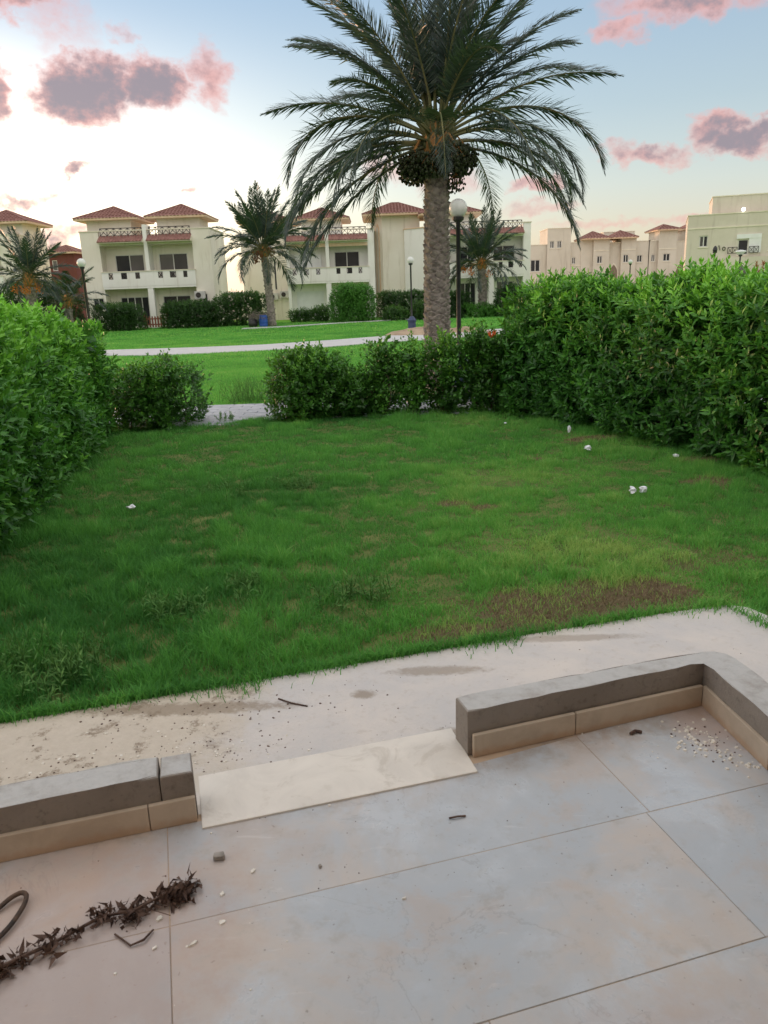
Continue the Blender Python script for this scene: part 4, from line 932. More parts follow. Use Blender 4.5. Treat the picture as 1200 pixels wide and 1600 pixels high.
    # stair towers with hipped tiled roofs
    for (tc, tw) in towers:
        h = tw/2; tb = MB().box(tc-h, tc+h, 1.36, 4.75, 6.55, 8.0).build('stair_tower', P0, root); hip_roof(root, tc-h-.72, tc+h+.72, .64, 5.47, 8.14, 9.15)
    return root
def ac_unit(x, y, z, label): 
    r = empty('air_conditioner', (x, y, z)); tag(r, label, 'air conditioner', 'air conditioners')
    MB().box(-.40, .40, -.30, .0, 0, .56).build('casing', M['ac'], r, bevel=.02); MB().lathe([(.20, 0), (.20, .02), (.16, .025)], 14).build('fan_grille', M['rail'], r)
    r.children[-1].rotation_euler = (PI/2, 0, 0); r.children[-1].location = (-.1, -.302, .28)
    MB().bar((-.3, -.15, -.02), (-.3, .0, -.02), .04).bar((.3, -.15, -.02), (.3, 0, -.02), .04).build('bracket', M['rail'], r)
villa(61, -17.12, -4.88, 4.82, 'cream two-storey duplex villa with two tiled towers, wooden gate in front')
villa(61, -31.6, -4.88, 4.85, 'cream villa cut off by the left edge of the picture', towers=((-2.4, 3.4), (3.1, 3.5)), rec=(-3.5, 3.45))
villa(67, -3.93, -3.46, 3.88, 'white-fronted villa with a closed garage shutter behind the medium palm', rec=(-3.4, 3.35), mats=('plaster_white', 'plaster_white'), towers=((-.5, 3.3),), ground='garage', upwin=((-2.8, -.6), (.5, 2.6)), shut_up=((-2.8, -.6),))
villa(66, 9.5, -3.6, 3.2, 'villa with glazed ground floor behind the palm with orange fruit', rec=(-3.4, 2.6), mats=('plaster_white', 'plaster_white'), towers=((-3.2, 3.8),), ground='plain', upwin=((-2.5, -1.15), (.12, 2.1)), pier_wins=False)
ac_unit(-13.4, 60.98, 2.05, 'air conditioner on the right pier of the first villa'); ac_unit(-8.1, 70.9, 1.9, 'left air conditioner low on the set-back wall beside the garage villa'); ac_unit(-9.1, 70.9, 1.75, 'further air conditioner low on the set-back wall, leftmost of the pair')
# set-back wing left of the garage villa
w = empty('villa_wing', (-9.5, 71, 0)); tag(w, 'set-back cream villa wing behind the medium palm', 'villa')
MB().wall(-2.2, 2.4, 0, 7.4, 0, .24, [(.0, .18, 2.6, 5.2), (.55, .75, 2.6, 5.2)]).box(-2.19, -1.95, .24, 7, 0, 7.4).box(2.15, 2.39, .24, 7, 0, 7.4).box(-1.95, 2.15, .24, 6.9, 6.6, 6.8).box(-1.95, 2.15, 6.76, 7, 0, 7.4).build('wall', M['plaster'], w)
for q in (.0, .55): window(w, q, q+.2, 2.6, 5.2, .08, 1, fw=.04)
MB().box(-1.7, 1.6, 1.5, 5, 6.8, 8.3).build('stair_tower', M['plaster'], w); hip_roof(w, -2.5, 2.4, .7, 5.8, 8.42, 9.5); xrail(w, 1.7, 2.38, .1, 7.42, 7.9, 2)
# stair tower with tall arched slot and stepped wings between the villas
w = empty('tower_house', (2, 69, 0)); tag(w, 'tall cream stair tower with wide tiled roof and stepped wings behind the big palm', 'tower house')
MB().prism([(-2.1, 1.0), (-1.34, 0), (1.85, 0), (1.85, 5.2), (-2.1, 5.2)], 0, 8.22).build('wall', M['plaster'], w)
hip_roof(w, -2.95, 2.7, -.85, 6.0, 8.38, 9.5, .7)
MB().prism([(-1.3, 2.6), (.52, .3), (.52, -.6), (2.6, -2.4), (4.2, -2.4), (4.2, 4.8), (-1.3, 4.8)], 0, 7.05).build('wing', M['plaster_white'], w)
MB().prism([(-1.36, 2.6), (.46, .27), (.50, -.66), (2.58, -2.48), (4.22, -2.48), (4.22, 4.82), (-1.36, 4.82)], 7.05, 7.13).build('parapet_cap', M['roof_fascia'], w)
def slanted(parent, x0, y0, x1, y1, f0, f1, z0, z1, name='window'):
    """narrow window set on a slanting wall between plan points"""
    a = Vector((x0, y0)); b = Vector((x1, y1)); d = b-a; n = Vector((d.y, -d.x)).normalized(); p = a+d*f0; q = a+d*f1
    fr_ = MB(); fr_.prism([tuple(p+n*.02), tuple(q+n*.02), tuple(q-n*.02), tuple(p-n*.02)], z0, z1); o = fr_.build(name, M['alu'], parent); e = (q-p)*.12
    MB().prism([tuple(p+e+n*.035), tuple(q-e+n*.035), tuple(q-e), tuple(p+e)], z0+.06, z1-.06).build('pane', M['glass'], o)
slanted(w, -1.3, 2.6, .52, .3, .28, .40, 4.25, 5.3); slanted(w, -1.3, 2.6, .52, .3, .30, .42, 1.7, 2.5); slanted(w, .52, -.6, 2.6, -2.4, .78, .92, 4.5, 5.55); slanted(w, .52, -.6, 2.6, -2.4, .80, .94, 1.4, 2.5)
# pointed slot on the chamfer
def arch_slot(parent, c, d, wd, z0, z1, n_out, mat, name='arched_slot', dep=.05):
    pts = [(-wd/2, z0), (wd/2, z0), (wd/2, z1-wd)]+[(wd/2*(1-t*t), z1-wd+wd*t) for t in (.2, .4, .6, .8)]+[(0, z1)]+[(-wd/2*(1-t*t), z1-wd+wd*t) for t in (.8, .6, .4, .2)]+[(-wd/2, z1-wd)]
    c = Vector(c); d = Vector(d).normalized(); n = Vector(n_out).normalized(); k = len(pts)
    P = [tuple(c+d*x+n*dep+Vector((0, 0, z))) for x, z in pts]+[tuple(c+d*x-n*.1+Vector((0, 0, z))) for x, z in pts]
    return MB().poly(P, [tuple(range(k)), tuple(range(k, 2*k))[::-1]]+[(i, (i+1) % k, k+(i+1) % k, k+i) for i in range(k)]).build(name, mat, parent)
dv = Vector((.76, -1.0, 0)); nv = Vector((-1.0, -.76, 0))
o = arch_slot(w, (-1.72, .5, 0), dv, .52, 1.6, 7.7, nv, M['roof_fascia'], 'arch_surround', .03); arch_slot(w, (-1.72, .5, 0), dv, .30, 1.7, 7.45, nv, M['plaster_tan'], 'arched_slot', .05)
# small red house far behind
w = empty('red_house', (-31, 80, 0)); tag(w, 'small dark red house with brown roof between the two left villas', 'house')
MB().wall(-1.5, 1.4, 0, 6.8, 0, .2, [(-.9, -.4, 5.2, 6.2)]).box(-1.49, 1.39, .2, 4, 0, 6.8).build('wall', M['plaster_red'], w); hip_roof(w, -1.85, 1.75, -.4, 4.4, 6.95, 7.7); window(w, -.9, -.4, 5.2, 6.2, .08, 1)
# far terrace of tan houses, right
M['arch_shade'] = simple('arch_shade_paint', (.20, .15, .11), (.27, .21, .16), 2, .85)  # flat panel, the shade inside an open arch put into its dark colour
def far_block(name, x, y, label, boxes, windows, roofs=(), arches=(), bands=(), mat='plaster_tan', group='tan terrace houses'):
    r = empty(name, (x, y, 0)); tag(r, label, 'house', group); front = {}
    for i, (x0, x1, z1, y0, y1) in enumerate(boxes):
        hs = [h for h in windows if h[4] == i]; holes = [(h[0], h[1], h[2], h[3]) for h in hs]
        m = MB().wall(x0, x1, 0, z1, y0, .25, holes); m.box(x0+.01, x0+.25, y0+.25, y1, 0, z1-.01); m.box(x1-.25, x1-.01, y0+.25, y1, 0, z1-.01); m.box(x0+.25, x1-.25, y1-.25, y1, 0, z1-.01); m.box(x0+.25, x1-.25, y0+.25, y1-.25, z1-.4, z1-.2)
        m.build('wall', M[mat], r); MB().box(x0-.05, x1+.05, y0-.05, y0+.3, z1, z1+.09).box(x0-.05, x0+.28, y0+.3, y1, z1, z1+.088).build('parapet_cap', M['trim'], r)
        for h in hs: 
            wd = window(r, h[0], h[1], h[2], h[3], y0+.1, h[5] if len(h) > 5 else 2, fw=.08); MB().box(h[0]-.08, h[1]+.08, y0-.06, y0+.05, h[2]-.09, h[2]).build('sill', M['trim'], wd)
    for q in roofs: hip_roof(r, *q, rib=.4)
    for (cx, yy, wd, z0, z1) in arches:
        arch_slot(r, (cx, yy, 0), (1, 0, 0), wd+.3, z0, z1+.25, (0, -1, 0), M['trim'], 'arch_surround', .02); arch_slot(r, (cx, yy, 0), (1, 0, 0), wd, z0, z1, (0, -1, 0), M['arch_shade'], 'arched_panel', .04)
    for (x0, x1, z, yy) in bands: MB().box(x0, x1, yy-.05, yy+.02, z, z+.12).build('string_course', M['trim'], r)
    return r
far_block('terrace_house', 24.5, 106, 'tan terrace house with a plain square stair tower, farthest left of the row', [(-4.2, -1.93, 7.35, .4, 8), (-1.92, 1.15, 9.3, 0, 5), (1.16, 4.1, 7.5, .3, 8)],
          [(-4.0, -2.75, 4.05, 5.55, 0), (-3.9, -3.2, 1.5, 2.6, 0), (-1.6, -1.02, 6.9, 7.8, 1), (-.65, -.06, 6.9, 7.8, 1), (-1.4, -.8, 2.0, 2.9, 1), (-.5, .1, 2.0, 2.9, 1), (1.4, 1.9, 4.85, 5.7, 2), (2.9, 3.5, 4.8, 5.7, 2), (2.5, 3.05, 2.05, 2.95, 2)], bands=[(1.2, 4.05, 4.6, .3)])
far_block('terrace_house', 31.5, 106, 'tan terrace house with twin small red hipped roofs and a pointed entrance arch', [(-4.4, -2.9, 7.7, .2, 8), (-2.89, -.8, 7.75, -.2, 4), (-.79, .75, 7.3, .3, 8), (.76, 2.7, 7.75, -.2, 4), (2.71, 4.6, 7.4, .3, 8)],
          [(-2.4, -1.7, 4.8, 5.75, 1), (-2.4, -1.8, 2.2, 3.0, 1), (1.05, 1.75, 4.8, 5.8, 3), (1.0, 1.8, 2.2, 3.05, 3), (3.0, 3.7, 4.8, 5.7, 4)], roofs=[(-4.5, -.85, -.9, 3.8, 7.95, 8.9), (-.80, 2.75, -.9, 3.8, 7.95, 8.9)], arches=[(-.02, .3, 1.0, .5, 4.6)], bands=[(-2.85, -.85, 6.35, -.2), (.8, 2.66, 6.35, -.2)])
far_block('terrace_house', 39.0, 106, 'tan terrace house with a red door on its roof room and a small hatted tower', [(-7.4, -3.1, 9.0, 6, 12), (-3.0, -1.85, 7.4, .3, 8), (-1.84, .5, 8.6, -.2, 4), (.51, 3.6, 7.2, .3, 8), (2.2, 4.2, 8.7, 1.2, 5)],
          [(-3.75, -3.3, 7.6, 8.5, 0, 1), (-2.6, -2.1, 4.8, 5.7, 1), (-1.2, -.3, 4.8, 5.75, 2), (-1.2, -.3, 2.2, 3.0, 2)], roofs=[(-2.25, .9, -.7, 4.5, 8.75, 9.5), (1.9, 4.6, .7, 5.5, 8.85, 9.6)], arches=[(1.5, .3, 1.5, .5, 4.7)], bands=[(-1.8, .46, 6.3, -.2)])
# big plain building at the right edge, turned a little towards us
rb = far_block('apartment_house', 29.5, 76.3, 'large plain tan building at the right edge with arched porch and balcony door', [(-.1, 9.5, 7.95, 0, 10), (1.95, 9.5, 9.55, 1.0, 8)],
          [(1.0, 1.75, 5.15, 6.15, 0), (1.25, 3.2, 1.0, 3.0, 0, 3), (4.35, 5.25, 4.3, 5.65, 0, 1), (6.9, 7.7, 4.6, 5.7, 0)], bands=[(-.1, 9.5, 6.75, 0)], group='apartment house')
rb.rotation_euler = (0, 0, math.radians(-20))
MB().box(4.2, 6.3, -.10, .0, 5.72, 6.1).box(5.27, 6.3, -.08, .0, 4.45, 5.72).build('roller_shutter', M['shutter'], rb)
xrail(rb, 3.5, 4.3, -.35, 4.45, 4.98, 2); xrail(rb, 5.3, 6.1, -.35, 4.45, 4.98, 2)
MB().box(3.0, 9.4, -.5, -.004, 0, 4.1).build('porch', M['plaster_tan'], rb)
arch_slot(rb, (4.75, -.5, 0), (1, 0, 0), 2.3, .3, 3.75, (0, -1, 0), M['trim'], 'arch_surround', .02); arch_slot(rb, (4.75, -.5, 0), (1, 0, 0), 1.95, .3, 3.5, (0, -1, 0), M['glass'], 'arched_panel', .04)
arch_slot(rb, (7.9, -.5, 0), (1, 0, 0), 1.95, .3, 3.5, (0, -1, 0), M['glass'], 'arched_panel', .04)
# house number: the Arabic-Indic digits one and five, dark, on the wall above the porch
nm = MB(); nm.bar((2.75, -.04, 5.18), (2.85, -.04, 4.80), .09, .05); nm.bar((2.68, -.04, 5.16), (2.78, -.04, 5.20), .07, .05)
for k in range(12):
    a0, a1 = 2*PI*k/12, 2*PI*(k+1)/12; nm.bar((3.18+.13*math.cos(a0), -.04, 4.92+.15*math.sin(a0)), (3.18+.13*math.cos(a1), -.04, 4.92+.15*math.sin(a1)), .06, .05)
nm.build('house_number', M['rail'], rb)
wl = MB().lathe([(.0, -.16), (.12, -.12), (.17, 0), (.12, .12), (.0, .16)], 12)
wlo = wl.build('wall_lamp', None, None, smooth=True)
mm, nt_, b_, g_ = principled('lit_lamp', .4, .3); b_.inputs['Emission Color'].default_value = (1, .98, .95, 1); b_.inputs['Emission Strength'].default_value = 1.6; wlo.data.materials.append(mm)
wlo.location = (33.75, 74.65, 8.25); tag(wlo, 'small lit round lamp high on the right building', 'lamp')
# distant low house on the horizon in the gap, and low wall
w = empty('distant_house', (-27.5, 150, 0)); tag(w, 'pale low distant house seen through the gap between villas', 'house')
MB().wall(-3, 3, 0, 3.0, 0, .3, [(-1.6, -.8, 1.2, 2.2), (.6, 1.5, 1.2, 2.2)]).box(-2.99, 2.99, .3, 6, 0, 2.9).build('wall', M['plaster'], w); MB().box(-3.1, 3.1, -.1, 6.1, 3.0, 3.15).build('roof', M['plaster_white'], w)
for q in (-1.6, .6): window(w, q, q+.8, 1.2, 2.2, .1, 1)
w = empty('boundary_wall', (-11.6, 74, 0)); tag(w, 'low pale boundary wall across the gap between the first two villas', 'wall'); MB().box(-1.6, 1.6, 0, .25, 0, 1.75).build('wall', M['plaster_white'], w); MB().box(-1.65, 1.65, -.05, .3, 1.75, 1.85).build('coping', M['trim'], w)

# ------------------------------------------------------------------ bushes in front of the villas
def far_bush(x0, x1, y, hw, h, label, seed, n, tint=.30, mat='far_leaf', name='bush', cat='bush', sq=.5, lumpy=.5, leaf=(.16, .07)):
    s = min(hw, (x1-x0)*.3)
    return hedge(name, [(x0+s*.6, y), (x1-s*.6, y)], hw, wobh(h, h*.05, seed), n, label, cat, leaf[0], leaf[1], M[mat], seed, k=7, group='bushes in front of the villas', lumpiness=lumpy, base_tint=tint, top_tint=.25, stems=3, shoot=.26, sq=sq)
far_bush(-20.3, -17.1, 57.6, 1.1, 1.75, 'round dark bush left of the wooden gate', 501, 1100)
far_bush(-15.7, -11.6, 58.6, .9, 1.7, 'dark clipped hedge right of the wooden gate', 502, 1300, name='hedge', cat='hedge')
far_bush(-12.2, -8.2, 59.8, 1.0, 2.15, 'mid green hedge behind the blue barrel', 503, 1300, tint=.40, name='hedge', cat='hedge')
far_bush(-3.35, -.25, 59.5, .95, 2.45, 'square bright green clipped hedge in front of the garage villa', 504, 1700, tint=.50, mat='bright_leaf', name='hedge', cat='hedge', sq=.32, lumpy=.25)
far_bush(.05, 4.4, 61.5, .7, 1.85, 'long low dark hedge under the tower house', 505, 1300, tint=.22, name='hedge', cat='hedge', sq=.4, lumpy=.25)
far_bush(4.9, 7.0, 60.5, .8, 1.75, 'dark bush between the big palm and the fruiting palm', 506, 800, tint=.24)
far_bush(9.0, 12.4, 59.5, 1.0, 2.0, 'rounded dark hedge to the right of the fruiting palm', 507, 1100, tint=.24)
far_bush(6.3, 9.4, 59.9, .45, .75, 'low fresh green plants at the foot of the fruiting palm', 508, 500, tint=.5, mat='bright_leaf')
far_bush(-26.6, -21.0, 56.0, 1.5, 3.3, 'large dark green bush behind the left palm', 509, 2000, tint=.34)
far_bush(-6.8, -5.2, 62.5, .4, .8, 'low leafy plants left of the garage shutter', 510, 260, tint=.5); far_bush(-5.2, -3.6, 62.0, .4, 1.0, 'loose leafy plants in front of the garage shutter', 511, 260, tint=.55)
far_bush(.6, 2.2, 58.6, .5, .75, 'low weedy bush at the lawn edge below the tower house', 512, 260, tint=.5); far_bush(2.6, 4.4, 59.0, .5, 1.1, 'bushy green plant beside the thin far path', 513, 420, tint=.45)
def tip_plant(x, y, h, label, seed, col='shrub_leaf', n=9):
    rng = np.random.default_rng(seed); root = empty('garden_plant', (x, y, 0)); tag(root, label, 'plant', 'plants behind the right hedge')
    A = unit(np.concatenate([rng.normal(0, .16, (n, 2)), np.ones((n, 1))], 1)); O = np.zeros((n, 3)); V, F, T = sprig_leaves(O+A*h*.72, A, h*.3*rng.uniform(.8, 1.1, n), 12, .30, .085, rng.uniform(.3, .7, n), rng, 70, 25)
    tag(link('foliage', big_mesh('foliage', V, F, {'tint': T}), M[col], root), kind='stuff'); mb = MB()
    for a in A: mb.tube([(0, 0, 0), tuple(a*h*.5), tuple(a*h)], [.02, .015, .006], 5)
    mb.build('stem', M['bark'], root, fix=False)
tip_plant(7.85, 26.0, 2.22, 'leafy plant poking above the right hedge, nearest the fruiting palm', 601, n=5); tip_plant(10.9, 26.0, 2.55, 'leafy plant poking above the middle of the right hedge', 602, n=6)
M['red_leaf'] = leafy('red_shrub_leaf', (.22, .04, .03), (.34, .07, .05), (.45, .15, .08)); tip_plant(16.6, 33.5, 2.75, 'red-leaved plant at the right edge of the picture', 603, 'red_leaf', 8)

# ------------------------------------------------------------------ lamps
def lamp(x, y, label, h=3.42, top='globe', base=True):
    r = empty('street_lamp', (x, y, 0)); tag(r, label, 'street lamp', 'lamp posts')
    if base: 
        p = MB().lathe([(.26, 0), (.26, .10), (.21, .13), (.19, .55), (.22, .60), (.22, .68), (.15, .74), (.13, .80), (.07, .84)], 12).build('pedestal', M['navy'], r, smooth=False)
        MB().lathe([(.225, .24), (.225, .28)], 12).build('band', M['path'], p)
    MB().tube([(0, 0, 0.0), (0, 0, 1.2), (0, 0, h-.12)], [.052, .045, .040], 10).build('post', M['iron'], r, smooth=True, fix=False)
    MB().lathe([(.045, h-.16), (.10, h-.12), (.11, h-.07), (.07, h-.06)], 12).build('collar', M['iron'], r)
    if top == 'globe':
        bm = bmesh.new(); bmesh.ops.create_uvsphere(bm, u_segments=20, v_segments=14, radius=.165); me = bpy.data.meshes.new('globe'); bm.to_mesh(me); bm.free(); me.polygons.foreach_set('use_smooth', [True]*len(me.polygons))
        link('globe', me, M['globe'], r).location = (0, 0, h+.08)
    elif top == 'finial': MB().lathe([(.08, h-.08), (.12, h), (.09, h+.12), (.03, h+.2)], 10).build('finial', M['iron'], r)
    else: MB().lathe([(.07, h-.06), (.30, h+.10), (.26, h+.16), (.05, h+.2)], 14).build('shade', M['globe'], r)
lamp(1.52, 14.75, 'nearest globe lamp post, just right of the big palm trunk', 3.34); lamp(1.72, 39.4, 'globe lamp post with navy base in the middle of the lawn'); lamp(-11.25, 31.0, 'globe lamp post beside the left hedge')
lamp(19.65, 62, 'small distant globe lamp in front of the terrace houses', 3.6, base=False); lamp(16.85, 40, 'dark lamp post without globe above the right hedge', 3.5, 'finial', False); lamp(20.4, 45, 'lamp post with pale dish shade in front of the arched porch', 3.45, 'dish', False)

# ------------------------------------------------------------------ small things
# wooden gate of the first villa
gt = empty('wooden_gate', (-16.55, 59.3, 0)); tag(gt, 'small red-brown wooden picket gate in front of the first villa', 'gate')
for i in range(7): MB().poly([(-.72+i*.21, 0, .12), (-.61+i*.21, 0, .12), (-.61+i*.21, 0, .86), (-.665+i*.21, 0, .95), (-.72+i*.21, 0, .86), (-.72+i*.21, .03, .12), (-.61+i*.21, .03, .12), (-.61+i*.21, .03, .86), (-.665+i*.21, .03, .95), (-.72+i*.21, .03, .86)], [(0, 1, 2, 3, 4), (5, 6, 7, 8, 9), (0, 1, 6, 5), (1, 2, 7, 6), (2, 3, 8, 7), (3, 4, 9, 8), (4, 0, 5, 9)]).build('picket', M['wood'], gt)
for z in (.28, .68): MB().box(-.78, .78, .032, .07, z, z+.09).build('cross_rail', M['wood'], gt)
for x in (-.9, .82): MB().box(x, x+.11, -.02, .09, 0, 1.15).build('post', M['wood'], gt, bevel=.01)
# blue barrel and dry palm rubbish at the foot of the medium palm
b = empty('blue_barrel', (-7.95, 55.3, 0)); tag(b, 'blue plastic barrel at the foot of the medium palm', 'barrel')
MB().lathe([(.26, 0), (.29, .05), (.30, .2), (.28, .24), (.30, .28), (.30, .5), (.28, .54), (.30, .58), (.29, .78), (.25, .82), (.24, .80)], 16).build('drum', M['blue'], b, smooth=True)
b = empty('black_bag', (-8.7, 55.4, 0)); tag(b, 'dark rubbish sack leaning beside the blue barrel', 'bag'); MB().lathe([(.18, 0), (.32, .08), (.34, .3), (.28, .55), (.10, .72), (.07, .80), (.13, .86)], 12).build('sack', M['iron'], b, smooth=True)
rngp = np.random.default_rng(5); n = 60; O = rngp.normal(0, .25, (n, 3))*np.array([1.4, .5, .3])+np.array([0, 0, .85]); A = unit(rngp.normal(0, 1, (n, 3))*np.array([1, .6, .35])+np.array([0, 0, -.25])); V, F, T = sprig_leaves(O, A, np.full(n, .5), 8, .28, .03, np.full(n, .3), rngp)
tag(link('dry_palm_heap', big_mesh('dry_palm_heap', V, F), M['dry_palm']), 'heap of grey dry palm leaves on top of the barrel', 'rubbish heap').location = (-8.3, 55.2, 0)
# red flower on a brown stalk among the end shrubs
fl = empty('red_flower', (1.86, 12.85, 0)); tag(fl, 'single orange-red flower on a tall dark stalk among the end shrubs', 'flower')
MB().tube([(0, 0, 0), (.015, 0, .6), (.01, 0, 1.15), (.0, 0, 1.24)], [.016, .014, .011, .009], 6).build('stalk', M['bark'], fl, fix=False)
MB().tube([(.012, 0, .75), (.03, 0, .95), (.012, 0, 1.12)], [.012, .035, .010], 6).build('bract', M['dry_leaf'], fl, fix=False)
for k in range(6):
    a = k*1.05; c, s_ = math.cos(a), math.sin(a); MB().poly([(0, 0, 1.22), (c*.05-s_*.018, s_*.05+c*.018, 1.28), (c*.05+s_*.018, s_*.05-c*.018, 1.28), (c*.085, s_*.085, 1.375)], [(0, 2, 1), (1, 2, 3), (0, 1, 3), (0, 3, 2)]).build('petal', M['red_flower'], fl)
# white litter on the lawn
def crumple(name, x, y, z, sx, sy, sz, seed, mat, label, cat, group=None, parent=None, sub=2):
    bm = bmesh.new(); bmesh.ops.create_icosphere(bm, subdivisions=sub, radius=1); r = random.Random(seed)
    for v in bm.verts:
        f = 1+r.uniform(-.55, .40); v.co = Vector((v.co.x*sx*f, v.co.y*sy*f, max(v.co.z, -.55)*sz*f))
    me = bpy.data.meshes.new(name); bm.to_mesh(me); bm.free(); o = link(name, me, mat, parent); o.location = (x, y, z); o.rotation_euler = (0, 0, r.uniform(0, 6))
    if label: tag(o, label, cat, group)
    return o
lg = 'white litter on the lawn'
crumple('paper_scrap', 2.44, 7.28, .06, .040, .036, .036, 1, M['litter'], 'left half of the white litter pair near the right of the lawn', 'litter', lg); crumple('paper_scrap', 2.545, 7.27, .06, .040, .034, .036, 2, M['litter'], 'right half of the white litter pair near the right of the lawn', 'litter', lg)
crumple('paper_scrap', -2.47, 7.25, .075, .038, .03, .026, 3, M['litter'], 'white litter alone on the left of the lawn', 'litter', lg); crumple('paper_scrap', 2.60, 10.5, .10, .02, .028, .055, 4, M['litter'], 'upright white scrap nearest the right hedge corner', 'litter', lg)
crumple('paper_scrap', 2.55, 9.34, .07, .045, .03, .03, 5, M['litter'], 'flat white scrap between the upright one and the pair', 'litter', lg); crumple('paper_scrap', 3.45, 8.83, .05, .045, .03, .02, 6, M['litter'], 'pale scrap under the edge of the right hedge', 'litter', lg)
crumple('paper_scrap', 1.88, 11.5, .055, .03, .022, .014, 7, M['litter'], 'faint pale scrap at the far end of the lawn', 'litter', lg)
crumple('paper_scrap', -3.75, 13.0, .16, .16, .07, .12, 9, M['litter'], 'white bag caught under the left end shrub', 'litter', lg)
# stones and plaster chips
sg = 'stones on the terrace'
cg = 'plaster chips on the terrace'
def stone(x, y, z, s, seed, label, mat='stone', group=sg, name='stone'):
    bm = bmesh.new(); bmesh.ops.create_cube(bm, size=1); r = random.Random(seed); bmesh.ops.bevel(bm, geom=list(bm.edges), offset=.14, segments=1, affect='EDGES')
    for v in bm.verts: v.co = Vector((v.co.x*s[0]*r.uniform(.82, 1.15), v.co.y*s[1]*r.uniform(.82, 1.15), v.co.z*s[2]*r.uniform(.8, 1.15)))
    me = bpy.data.meshes.new(name); bm.to_mesh(me); bm.free(); o = link(name, me, M[mat]); o.location = (x, y, z+s[2]*.5); o.rotation_euler = (r.uniform(-.06, .06), r.uniform(-.06, .06), r.uniform(0, 3)); tag(o, label, 'stone' if mat == 'stone' else 'chip', group)
def chip(x, y, z, a, b_, seed, label):
    r = random.Random(seed); k = 6; pts = [(math.cos(q*6.283/k+r.uniform(-.4, .4))*a*.5*r.uniform(.6, 1.25), math.sin(q*6.283/k+r.uniform(-.4, .4))*b_*.5*r.uniform(.6, 1.25)) for q in range(k)]
    mb = MB().poly([(px, py, 0) for px, py in pts]+[(px*.85, py*.8, .004+r.uniform(0, .003)) for px, py in pts], [tuple(range(k))[::-1], tuple(range(k, 2*k))]+[(q, (q+1) % k, k+(q+1) % k, k+q) for q in range(k)])
    o = mb.build('plaster_chip', M['chip'], None); o.location = (x, y, z); o.rotation_euler = (0, 0, r.uniform(0, 3)); tag(o, label, 'chip', cg)
stone(-.583, 2.135, .219, (.034, .026, .022), 4, 'grey cube-shaped stone on the tiles before the left kerb end'); stone(-1.235, 2.74, .098, (.085, .045, .035), 5, 'flat grey stone in the sand behind the left kerb', group='stones on the walkway')
stone(-.247, 2.08, .2195, (.011, .010, .009), 6, 'tiny dark pebble in the middle of the tiles'); 
for i, (x, y, a, b_, lb) in enumerate([(-.463, 2.069, .026, .014, 'small pale chip nearest the cube-shaped stone'), (-.524, 1.862, .028, .018, 'pale chip on the tile joint below the stone'), (-.589, 1.79, .034, .013, 'long pale chip beside the tip of the dry twig'), (-.70, 1.775, .020, .014, 'pale chip right under the dry twig'),
        (-.715, 1.885, .016, .026, 'pale chip lying against the dry twig'), (-.545, 1.975, .020, .016, 'pale chip between stone and tile joint'), (.02, 1.93, .018, .010, 'tiny pale chip in the middle of the terrace'), (1.17, 2.80, .020, .018, 'largest pale crumb beside the right kerb')]):
    chip(x, y, .2195, a, b_, 20+i, lb)
def scatter(name, items, mat, seed):
    r = np.random.default_rng(seed); mb = MB()
    for (cx, cy, z, rx, ry, n, s0, s1) in items:
        for i in range(n):
            x, y = cx+r.normal(0, rx), cy+r.normal(0, ry); s = r.uniform(s0, s1); a = r.uniform(0, 6.28); k = 5
            top = [(x+math.cos(a+q*6.283/k)*s*r.uniform(.5, .8), y+math.sin(a+q*6.283/k)*s*r.uniform(.5, .8), z+s*r.uniform(.35, .6)) for q in range(k)]; bot = [(x+math.cos(a+q*6.283/k)*s, y+math.sin(a+q*6.283/k)*s, z-.002) for q in range(k)]
            mb.poly(top+bot, [tuple(range(k))]+[(q, (q+1) % k, k+(q+1) % k, k+q)[::-1] for q in range(k)])
    return tag(mb.build(name, M[mat]), kind='stuff')
scatter('plaster_crumbs', [(1.24, 2.74, .2195, .06, .07, 60, .003, .011), (1.33, 2.6, .2195, .04, .08, 36, .003, .010), (1.0, 2.7, .2195, .15, .1, 12, .002, .005), (-.5, 1.85, .2195, .25, .2, 14, .002, .007), (-1.2, 2.85, .099, .3, .14, 46, .004, .012), (-.85, 2.98, .099, .2, .1, 24, .003, .010), (.1, 2.98, .099, .16, .08, 22, .002, .006)], 'chip', 1)
scatter('dirt_crumbs', [(1.28, 2.72, .2195, .07, .08, 60, .0015, .006), (-1.2, 2.85, .099, .4, .14, 190, .0015, .007), (-.75, 2.95, .099, .2, .1, 70, .0015, .006), (.30, 3.02, .099, .12, .06, 90, .001, .005), (.2, 3.5, .099, .5, .14, 30, .001, .005), (1.0, 3.8, .099, .5, .1, 20, .001, .006), (.6, 2.1, .2195, .5, .35, 34, .001, .003), (-.4, 1.9, .2195, .5, .3, 30, .001, .003), (-.9, 3.3, .099, .5, .07, 90, .002, .008)], 'dry_leaf', 2)
# bits of twig
tg = 'small twigs on the terrace'
def twig(pts, r, label, group=tg): tag(MB().tube(pts, r, 5).build('twig', M['dry_leaf'], None, fix=False), label, 'twig', group)
twig([(.19, 2.292, .224), (.22, 2.296, .227), (.25, 2.303, .223)], .0035, 'short dark twig alone on the tiles right of centre'); twig([(.98, 2.775, .226), (1.005, 2.79, .23), (1.03, 2.785, .226)], .007, 'dark curled scrap in front of the right kerb')
twig([(-.83, 1.83, .224), (-.77, 1.785, .226), (-.735, 1.80, .23), (-.72, 1.84, .226)], [.003, .003, .004, .003], 'thin bent twig beside the dry garland'); twig([(-.55, 3.38, .104), (-.48, 3.33, .106), (-.40, 3.30, .103)], .004, 'thin twig at the grass edge of the walkway', 'twigs on the walkway')
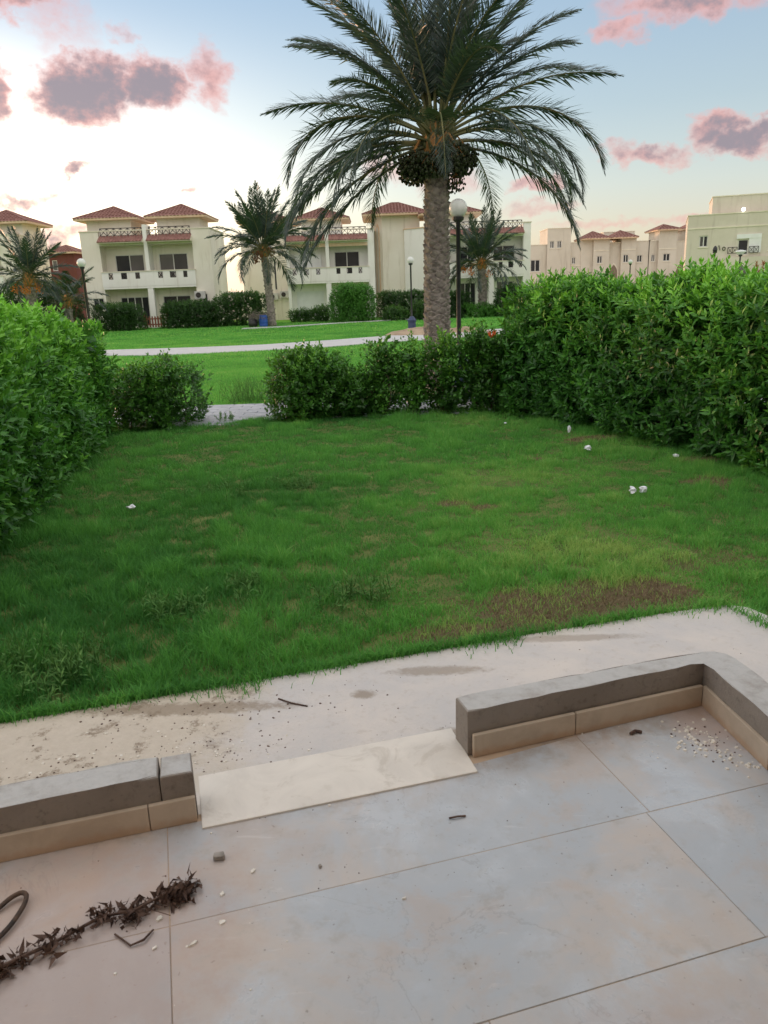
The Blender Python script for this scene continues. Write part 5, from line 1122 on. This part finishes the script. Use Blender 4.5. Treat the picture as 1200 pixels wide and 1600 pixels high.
# dried leafy branch lying on the tiles
rl = np.random.default_rng(9); pth = np.array([(-1.32, 1.62), (-1.11, 1.705), (-.99, 1.80), (-.895, 1.89), (-.79, 1.905), (-.71, 1.965), (-.655, 1.99)])
br = empty('dry_branch', (-.95, 1.8, .22)); tag(br, 'shrivelled brown branch with dead leaves lying on the terrace tiles', 'branch')
off = Vector((-.95, 1.8, .22)); pt3 = [Vector((x, y, .236+.008*math.sin(i*1.7)))-off for i, (x, y) in enumerate(pth)]
MB().tube(pt3, [.006, .006, .005, .005, .004, .004, .002], 6).build('stem', M['dry_leaf'], br, fix=False)
cl = [(0, .06, 90), (.5, .05, 50), (.9, .060, 130), (1.4, .036, 40), (1.9, .040, 44), (2.3, .030, 26), (3.05, .036, 46), (3.9, .046, 100), (4.6, .018, 8), (4.85, .034, 40), (5.4, .048, 110), (5.8, .040, 90)]; cum = np.arange(len(pth)); L = []
for (s, rad, n) in cl:
    cx, cy = np.interp(s, cum, pth[:, 0]), np.interp(s, cum, pth[:, 1]); P = np.stack([rl.normal(cx, rad*.5, n), rl.normal(cy, rad*.5, n), .226+np.abs(rl.normal(0, .009, n))], 1)-np.array(off)
    L.append(leaf_batch(P, unit(rl.normal(0, 1, (n, 3))*np.array([1, 1, .4])+np.array([0, 0, .10])), unit(rl.normal(0, 1, (n, 3))), rl.uniform(.010, .040, n), rl.uniform(.005, .020, n), np.zeros(n), .7))
V, F, T = merge(L); tag(link('dead_leaves', big_mesh('dead_leaves', V, F), M['dry_leaf'], br), kind='stuff')
MB().tube([Vector((-.83, 1.885, .23))-off, Vector((-.76, 1.90, .25))-off, Vector((-.68, 1.885, .232))-off], .0015, 4).build('tendril', M['dry_leaf'], br, fix=False)
hk = MB(); hp0 = [(-1.30, 1.62, .226), (-1.20, 1.75, .228), (-1.15, 1.86, .232), (-1.142, 1.945, .236), (-1.152, 1.985, .238), (-1.175, 1.995, .238), (-1.20, 1.975, .236), (-1.225, 1.93, .23)]
_k = np.arange(len(hp0)); _t = np.linspace(0, len(hp0)-1, 36); _h = np.array(hp0); hp = np.stack([np.interp(_t, _k, _h[:, i]) for i in range(3)], 1)
for _ in range(4): hp[1:-1] = (hp[:-2]+2*hp[1:-1]+hp[2:])/4
tag(hk.tube([tuple(p) for p in hp], .0075, 8).build('bent_rod', M['rust'], None, smooth=True, fix=False), 'bent dark metal rod shaped like a hook, at the left edge of the terrace', 'metal rod')
# litter of dry leaves against the grass edge
